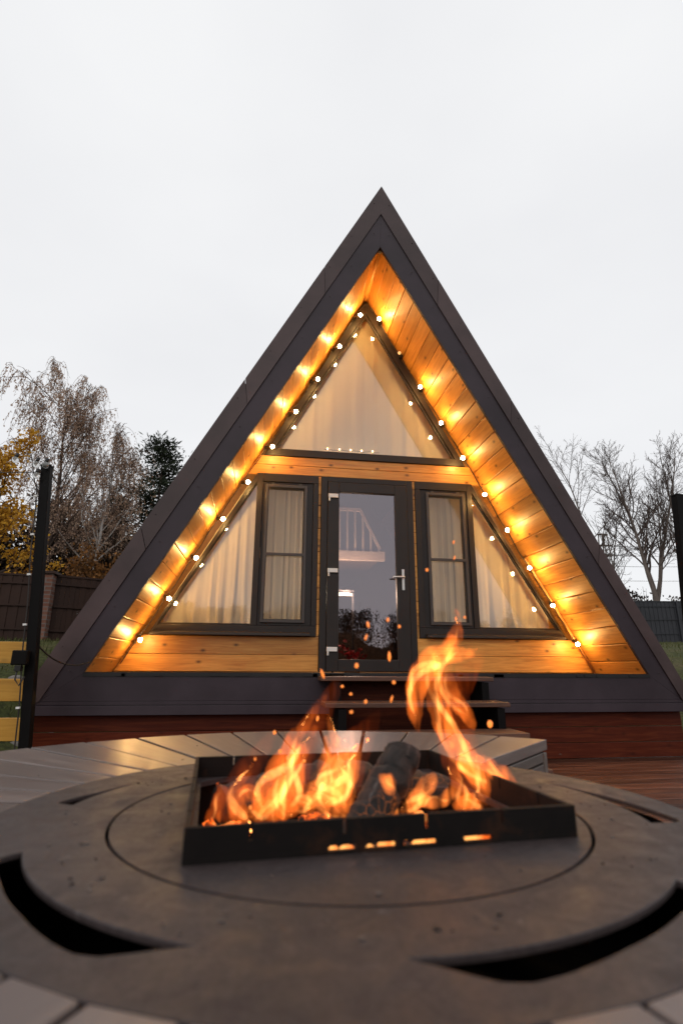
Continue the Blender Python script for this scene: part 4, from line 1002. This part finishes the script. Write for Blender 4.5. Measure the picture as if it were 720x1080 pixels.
# ================================================================== TREES
def wob(v, a): return (v + Vector((random.gauss(0, a), random.gauss(0, a), random.gauss(0, a)))).normalized()
def limb(mb, p, d, L, r0, r1, segs, wobble, up, sides):
    pts = [Vector(p)]; dirs = [d]
    for i in range(segs):
        d = wob(d, wobble); d = (d + Vector((0, 0, up))).normalized(); pts.append(pts[-1] + d * (L/segs)); dirs.append(d)
    rad = [r0 + (r1-r0)*(i/segs) for i in range(segs+1)]
    mb.tube(pts, rad, sides, False, random.random()); return pts, dirs, rad
def side_dir(d, ang):
    o = d.orthogonal().normalized(); o.rotate(Matrix.Rotation(random.uniform(0, 6.2832), 3, d)); return (d*math.cos(ang) + o*math.sin(ang)).normalized()
def grow(trunk, twigs, p, d, L, r, lev, P, tips):
    """P: per-level dicts"""
    q = P[lev]; mb = trunk if lev <= P['split'] else twigs
    r1 = max(q.get('rmin', .006), r*q.get('taper', .35))
    pts, dirs, rad = limb(mb, p, d, L, r, r1, q['segs'], q['wob'], q['up'], q['sides'])
    tips.append((pts[-1], dirs[-1], lev, pts))
    if lev + 1 not in P: return
    nk = q['kids']; nk = random.randint(*nk)
    for k in range(nk):
        t = q['start'] + (1-q['start'])*((k + random.random())/nk); f = t*q['segs']; i = min(int(f), q['segs']-1); fr = f-i
        pp = pts[i].lerp(pts[i+1], fr); dd = side_dir(dirs[i+1], R(random.uniform(*q['ang'])))
        ll = L*random.uniform(*q['ratio'])*(1 - q.get('short', .5)*t); rr = (rad[i]*(1-fr)+rad[i+1]*fr)*q.get('rr', .6)
        grow(trunk, twigs, pp, dd, ll, max(P[lev+1].get('rmin', .006), rr), lev+1, P, tips)
def bark(name, a, b, spots=None, scale=6): return sheet(name, a, .3, .9, 0, scale, .15, (1, 1, .3), spots)
M['bark_grey'] = bark('grey_bark', (.13, .105, .092), None)
M['bark_brown'] = bark('brown_bark', (.060, .042, .034), None)
M['bark_birch'] = bark('birch_bark', (.36, .33, .31), None, ((.05, .04, .035), 3, .52), 5)
M['twig'] = bark('brown_twig', (.13, .085, .066), None)
M['twig_dark'] = bark('dark_twig', (.10, .075, .066), None)
M['lf_birch'] = leafmat('dry_birch_leaf', (.36, .22, .145), (.60, .43, .32), .55)
M['lf_yellow'] = leafmat('yellow_leaf', (.30, .13, .014), (.78, .44, .05), .35)
M['lf_orange'] = leafmat('orange_leaf', (.07, .035, .014), (.30, .13, .035), .3)
M['lf_pine'] = leafmat('pine_needle', (.008, .013, .007), (.035, .045, .022), .1)
M['lf_dark'] = leafmat('dark_conifer', (.006, .008, .005), (.026, .026, .014), .1)
M['lf_thick'] = leafmat('far_thicket', (.013, .008, .005), (.055, .032, .018), .1)

def finish(name, label, cat, x, y, trunk, twigs, leaves, mt, mw, ml, group=None):
    r = thing(name, label, cat, (x, y, terrain(x, y)), group)
    obj('trunk', trunk, mt, r)
    if twigs and twigs.f: obj('twigs', twigs, mw, r)
    if leaves and leaves.f: obj('crown', leaves, ml, r)
    return r

# ---- birches: rising limbs with hanging twigs carrying small dry leaves
def birch(x, y, H, r, lean, crown_w, nhang, lsize, label, seed, white, low=.25):
    random.seed(seed); z = terrain(x, y) - .1; T, W, Lf = MB(), MB(), MB()
    P = {'split': 1, 0: dict(segs=14, wob=.045, up=.03, sides=8, kids=(24, 26), start=low, ang=(24, 48), ratio=(.40*crown_w, .58*crown_w), short=.62, rr=.42, taper=.14),
         1: dict(segs=8, wob=.10, up=.07, sides=5, kids=(7, 9), start=.2, ang=(22, 55), ratio=(.35, .6), short=.4, rr=.5, taper=.3, rmin=.012),
         2: dict(segs=6, wob=.14, up=.0, sides=4, kids=(4, 5), start=.25, ang=(25, 60), ratio=(.3, .55), rr=.6, taper=.4, rmin=.008),
         3: dict(segs=4, wob=.16, up=-.16, sides=3, rmin=.006)}
    tips = []; grow(T, W, (x, y, z), Vector((lean, 0, 1)).normalized(), H, r, 0, P, tips)
    cand = [t for t in tips if t[2] >= 1]
    for _ in range(nhang):
        t = random.choice(cand); p = random.choice(t[3][len(t[3])//2:]); p = p + Vector((random.gauss(0, .06), random.gauss(0, .06), 0))
        L = random.uniform(.35, 1.15); d = wob(Vector((t[1].x*.5, t[1].y*.5, -.5)), .25); pts = [p]; q = p
        for i in range(5):
            d = (d + Vector((0, 0, -.45))).normalized(); q = q + d*(L/5); pts.append(q)
        W.tube(pts, [.007, .006, .005, .005, .004, .003], 3, False, random.random())
        dens = random.choice((3, 8, 12, 15))
        for i in range(dens):
            s_ = random.random(); a = pts[min(int(s_*5), 4)].lerp(pts[min(int(s_*5)+1, 5)], (s_*5) % 1)
            Lf.leaf(a + Vector((random.gauss(0, .035), random.gauss(0, .035), random.gauss(0, .03))), lsize*random.uniform(.6, 1.25), random.random(), .6, wob(Vector((0, 0, -1)), .5))
    return finish('birch_tree', label, 'tree', x, y, T, W, Lf, M['bark_birch'] if white else M['bark_brown'], M['twig'], M['lf_birch'])
birch(-7.9, 20.0, 8.5, .13, -.07, 1.12, 1600, .08, 'tallest birch with brown drooping twigs and few dry leaves', 3, False, .22)
birch(-5.55, 18.2, 6.9, .085, -.08, .78, 520, .075, 'slender white trunked birch between tall birch and pine', 8, True, .3)

# ---- yellow leaved tree at the left edge
def leafy(name, x, y, H, r, label, nleaf, lsize, ml, seed, spread=.5, low=.12, cl=.22, lean=0, group=None, cat='tree'):
    random.seed(seed); z = terrain(x, y) - .05; T, W, Lf = MB(), MB(), MB()
    P = {'split': 1, 0: dict(segs=8, wob=.08, up=.05, sides=7, kids=(13, 16), start=low, ang=(28, 60), ratio=(spread*.8, spread*1.2), short=.55, rr=.5, taper=.2),
         1: dict(segs=6, wob=.12, up=.08, sides=5, kids=(6, 8), start=.2, ang=(25, 60), ratio=(.35, .6), rr=.55, taper=.35, rmin=.008),
         2: dict(segs=4, wob=.16, up=.02, sides=3, kids=(3, 4), start=.25, ang=(25, 60), ratio=(.35, .6), rr=.6, taper=.5, rmin=.005),
         3: dict(segs=3, wob=.18, up=-.02, sides=3, rmin=.004)}
    tips = []; grow(T, W, (x, y, z), Vector((lean, 0, 1)).normalized(), H, r, 0, P, tips); cand = [t for t in tips if t[2] >= 2]
    for _ in range(nleaf):
        t = random.choice(cand); p = random.choice(t[3][1:])
        Lf.leaf(p + Vector((random.gauss(0, cl*.5), random.gauss(0, cl*.5), random.gauss(0, cl*.4))), lsize*random.uniform(.6, 1.3), random.random(), .7)
    return finish(name, label, cat, x, y, T, W, Lf, M['bark_brown'], M['twig'], ml, group)
leafy('yellow_tree', -7.0, 14.2, 4.7, .07, 'small tree with golden yellow leaves at the left edge', 4600, .10, M['lf_yellow'], 21, .40, .2, .2)
leafy('shrub', -6.3, 15.0, 1.5, .05, 'low shrub with orange brown leaves left behind the post', 2400, .09, M['lf_orange'], 31, .7, .08, .28, cat='shrub')
leafy('shrub', -4.55, 14.2, 1.7, .05, 'low orange brown shrub above the brick pillar', 2600, .09, M['lf_orange'], 32, .7, .08, .28, cat='shrub')
leafy('shrub', -3.3, 15.2, 1.7, .05, 'dull orange shrub behind the fence beside the gable', 2200, .09, M['lf_orange'], 33, .7, .08, .28, cat='shrub')
leafy('shrub', -8.3, 15.6, 1.8, .05, 'dark brown shrub under the yellow tree', 2400, .09, M['lf_orange'], 34, .7, .08, .28, cat='shrub')

# ---- pine and dark conifers
def pine(x, y, H, r, label, seed, start, clumps, ml, wid, cone=False, name='pine_tree', dens=26, nl=.2):
    random.seed(seed); z = terrain(x, y) - .1; T, W, Lf = MB(), MB(), MB()
    pts, dirs, rad = limb(T, (x, y, z), Vector((.02, 0, 1)), H, r, r*.15, 14, .02, .05, 8)
    for k in range(clumps):
        t = start + (1-start)*(k + random.random())/clumps; f = t*14; i = min(int(f), 13); p = pts[i].lerp(pts[i+1], f-i)
        s_ = (t-start)/(1-start)
        L = wid*((1-s_)*.95 + .08 if cone else (1-abs(s_-.38)*1.15)*random.uniform(.55, 1.1)); L = max(.25, L); a = random.uniform(0, 6.283)
        d = Vector((math.cos(a), math.sin(a), random.uniform(-.15, .35) if not cone else random.uniform(-.35, .05)))
        bp_, bd_, _ = limb(W, p, d.normalized(), L, .03*(1-s_)+.012, .008, 6, .10, .05 if not cone else -.03, 4)
        for j in range(2, 7):
            q = bp_[j]; n_ = int(dens*(.5+.5*random.random())*(.5+L/wid*.6))
            spread = (.20 if not cone else .13)*(1.1 if j > 3 else .8)
            c = q + Vector((random.gauss(0, .12), random.gauss(0, .12), random.uniform(0, .12)))
            for _ in range(n_):
                o = Vector((random.gauss(0, spread), random.gauss(0, spread), random.gauss(0, spread*.45)))
                Lf.leaf(c + o, nl*random.uniform(.7, 1.3), random.random()*(.6+.4*(o.z > 0)), .28, wob(o.normalized() + Vector((0, 0, .3 if not cone else -.3)), .5))
    return finish(name, label, 'tree', x, y, T, W, Lf, M['bark_brown'], M['bark_brown'], ml)
pine(-5.35, 26.0, 9.5, .14, 'dark green pine rising beside the cabin roof edge', 41, .26, 78, M['lf_pine'], 2.1, dens=36, nl=.24)
pine(-6.9, 25.0, 6.4, .14, 'dark conifer just left of the pine', 42, .02, 110, M['lf_dark'], 1.7, True, 'conifer', 20, .26)
pine(-4.4, 24.0, 5.9, .14, 'dark conifer below the pine against the gable', 43, .02, 110, M['lf_dark'], 1.8, True, 'conifer', 20, .26)
pine(-9.3, 27.0, 5.4, .14, 'dark conifer hidden behind the tallest birch', 44, .02, 110, M['lf_dark'], 2.0, True, 'conifer', 18, .26)
pine(-12.6, 25.0, 5.6, .14, 'dark conifer behind the yellow tree at far left', 45, .02, 110, M['lf_dark'], 2.0, True, 'conifer', 18, .26)

# ---- bare trees on the right
def bare(x, y, stems, label, seed, twr=.0095):
    random.seed(seed); z = terrain(x, y) - .1; T, W = MB(), MB(); tips = []
    P = {'split': 1, 1: dict(segs=12, wob=.06, up=.035, sides=6, kids=(18, 21), start=.2, ang=(22, 50), ratio=(.28, .46), short=.55, rr=.5, taper=.16, rmin=.012),
         2: dict(segs=7, wob=.10, up=.06, sides=4, kids=(7, 9), start=.15, ang=(22, 52), ratio=(.32, .55), short=.3, rr=.55, taper=.4, rmin=twr),
         3: dict(segs=5, wob=.13, up=.05, sides=3, kids=(4, 6), start=.15, ang=(22, 52), ratio=(.35, .62), rr=.7, taper=.6, rmin=twr*.8),
         4: dict(segs=3, wob=.14, up=.04, sides=3, rmin=twr*.62)}
    for (bz, d, L, r) in stems: grow(T, W, (x, y, z + bz), Vector(d).normalized(), L, r, 1, P, tips)
    rr = max(s[3] for s in stems)
    T.tube([(x, y, z-.1), (x, y, z+.25), (x, y, z + max(s[0] for s in stems) + .15)], [rr*1.5, rr*1.2, rr*1.0], 9, False, .5)
    return finish('bare_tree', label, 'tree', x, y, T, W, None, M['bark_grey'], M['twig_dark'], None)
bare(18.1, 26.0, [(.1, (-.30, 0, 1), 10.6, .10), (.3, (.10, .1, 1), 7.5, .075)], 'bare tree leaning left above the cabin roof edge', 51)
bare(19.2, 24.0, [(1.9, (-.12, 0, 1), 8.3, .10), (1.3, (.03, 0, 1), 9.0, .13), (1.7, (.24, .05, 1), 8.6, .10), (2.1, (.45, 0, 1), 6.5, .07)], 'stout bare tree forking into several stems at the right edge', 52)
bare(23.6, 26.0, [(.8, (-.12, 0, 1), 9.6, .13), (1.0, (.25, 0, 1), 8.8, .11)], 'bare tree partly outside the right edge of the view', 53)
# ---- masses too far off to count
def thicket(label, n_, x0, x1, y0, y1, h, size, seed, ml, low=.45):
    random.seed(seed); Lf = MB()
    cl = [(random.uniform(x0, x1), random.uniform(y0, y1), random.uniform(low, 1)*h) for _ in range(max(8, int((x1-x0)*1.1)))]
    for _ in range(n_):
        cx, cy_, ch = random.choice(cl); w = random.gauss(0, .55 + ch*.16); t = random.random()**.8
        x = cx + w*(1-t*.7); y = cy_ + random.gauss(0, .6)
        Lf.leaf((x, y, terrain(x, y) + t*ch), size*random.uniform(.6, 1.4), random.random(), .5)
    for cx, cy_, ch in cl:
        for _ in range(9): 
            p = Vector((cx + random.gauss(0, .4), cy_, terrain(cx, cy_))); limb(Lf, p, wob(Vector((0, 0, 1)), .15), ch*random.uniform(.8, 1.15), .03, .008, 6, .08, .02, 3)
    return tag(obj('thicket', Lf, ml, base=((x0+x1)/2, y0, terrain((x0+x1)/2, y0))), label, 'thicket', kind='stuff')
thicket('dark brown thicket filling the gaps under the birches', 60000, -16, -1.5, 21.5, 25, 6.2, .20, 61, M['lf_thick'])
thicket('low brown thicket beyond the grey fence', 16000, 12, 40, 29, 34, 3.6, .22, 62, M['lf_thick'])
thicket('dark woods behind the viewer mirrored in the door glass', 80000, -20, 30, -56, -46, 7.8, .24, 63, M['lf_dark'], .72)
# ---- far pylon and lines
tw_ = thing('pylon', 'small lattice pylon far off above the cabin roof edge', 'pylon', (56, 80, terrain(56, 80)))
m = MB(); z0 = terrain(56, 80)
for a, b in ((-1, -1), (1, -1), (1, 1), (-1, 1)): m.tube([(56+a*1.1, 80+b*1.1, z0), (56+a*.45, 80+b*.45, 22.4)], .10, 4)
for k in range(9):
    za, zb = z0 + (22.2-z0)*k/9, z0 + (22.2-z0)*(k+1)/9; wa, wb = 1.1-.65*k/9, 1.1-.65*(k+1)/9
    m.tube([(56-wa, 80-wa, za), (56+wb, 80-wb, zb)], .06, 3); m.tube([(56+wa, 80-wa, za), (56-wb, 80-wb, zb)], .06, 3)
obj('lattice', m, M['bark_grey'], tw_)
m = MB()
for zz, w in ((22.3, .9), (20.4, 1.4), (18.8, 1.4)): m.obox((56, 80, zz), ((1, 0, 0), (0, 1, 0), (0, 0, 1)), (w, .12, .14), 0, .5)
obj('cross_arm', m, M['bark_grey'], tw_)
for zz in (20.3, 18.7, 16.9, 14.5):
    m = MB(); m.tube(cat((56, 80, zz), (150, 74, zz+8), 2.0, 20), .035, 4); tag(obj('power_line', m, M['wire'], base=(56, 80, zz)), 'thin power line running right from the far pylon', 'cable', 'power lines from the pylon')
# ---- turf blades near enough to be seen
random.seed(71); gr = MB()
for _ in range(9000):
    if random.random() < .55: x, y = random.uniform(-6.5, -1.8), random.uniform(3.6, 11)
    else: x, y = random.uniform(4.4, 16), random.uniform(5, 19.5)
    z = terrain(x, y); h = random.uniform(.03, .11); gr.leaf((x, y, z - .01), h, random.random(), .16, wob(Vector((0, 0, 1)), .35))
M['blade'] = leafmat('grass_blade', (.035, .045, .012), (.13, .13, .045), .2)
tag(obj('grass', gr, M['blade']), 'short autumn grass on the slope beside the cabin', 'grass', kind='stuff')
random.seed(72); st_ = MB()
for _ in range(90):
    x, y = random.uniform(-5, -1.9), random.uniform(4.6, 7.5); r_ = random.uniform(.03, .11); st_.sphere((x, y, terrain(x, y) + r_*.2), r_, 8, 6, (1, .8, .6), random.random(), .2)
M['stone'] = sheet('grey_stone', (.16, .145, .13), .3, .9, 0, 9, .2)
tag(obj('stones', st_, M['stone']), 'grey stones strewn on the bank behind the yellow planks', 'stones', kind='stuff')
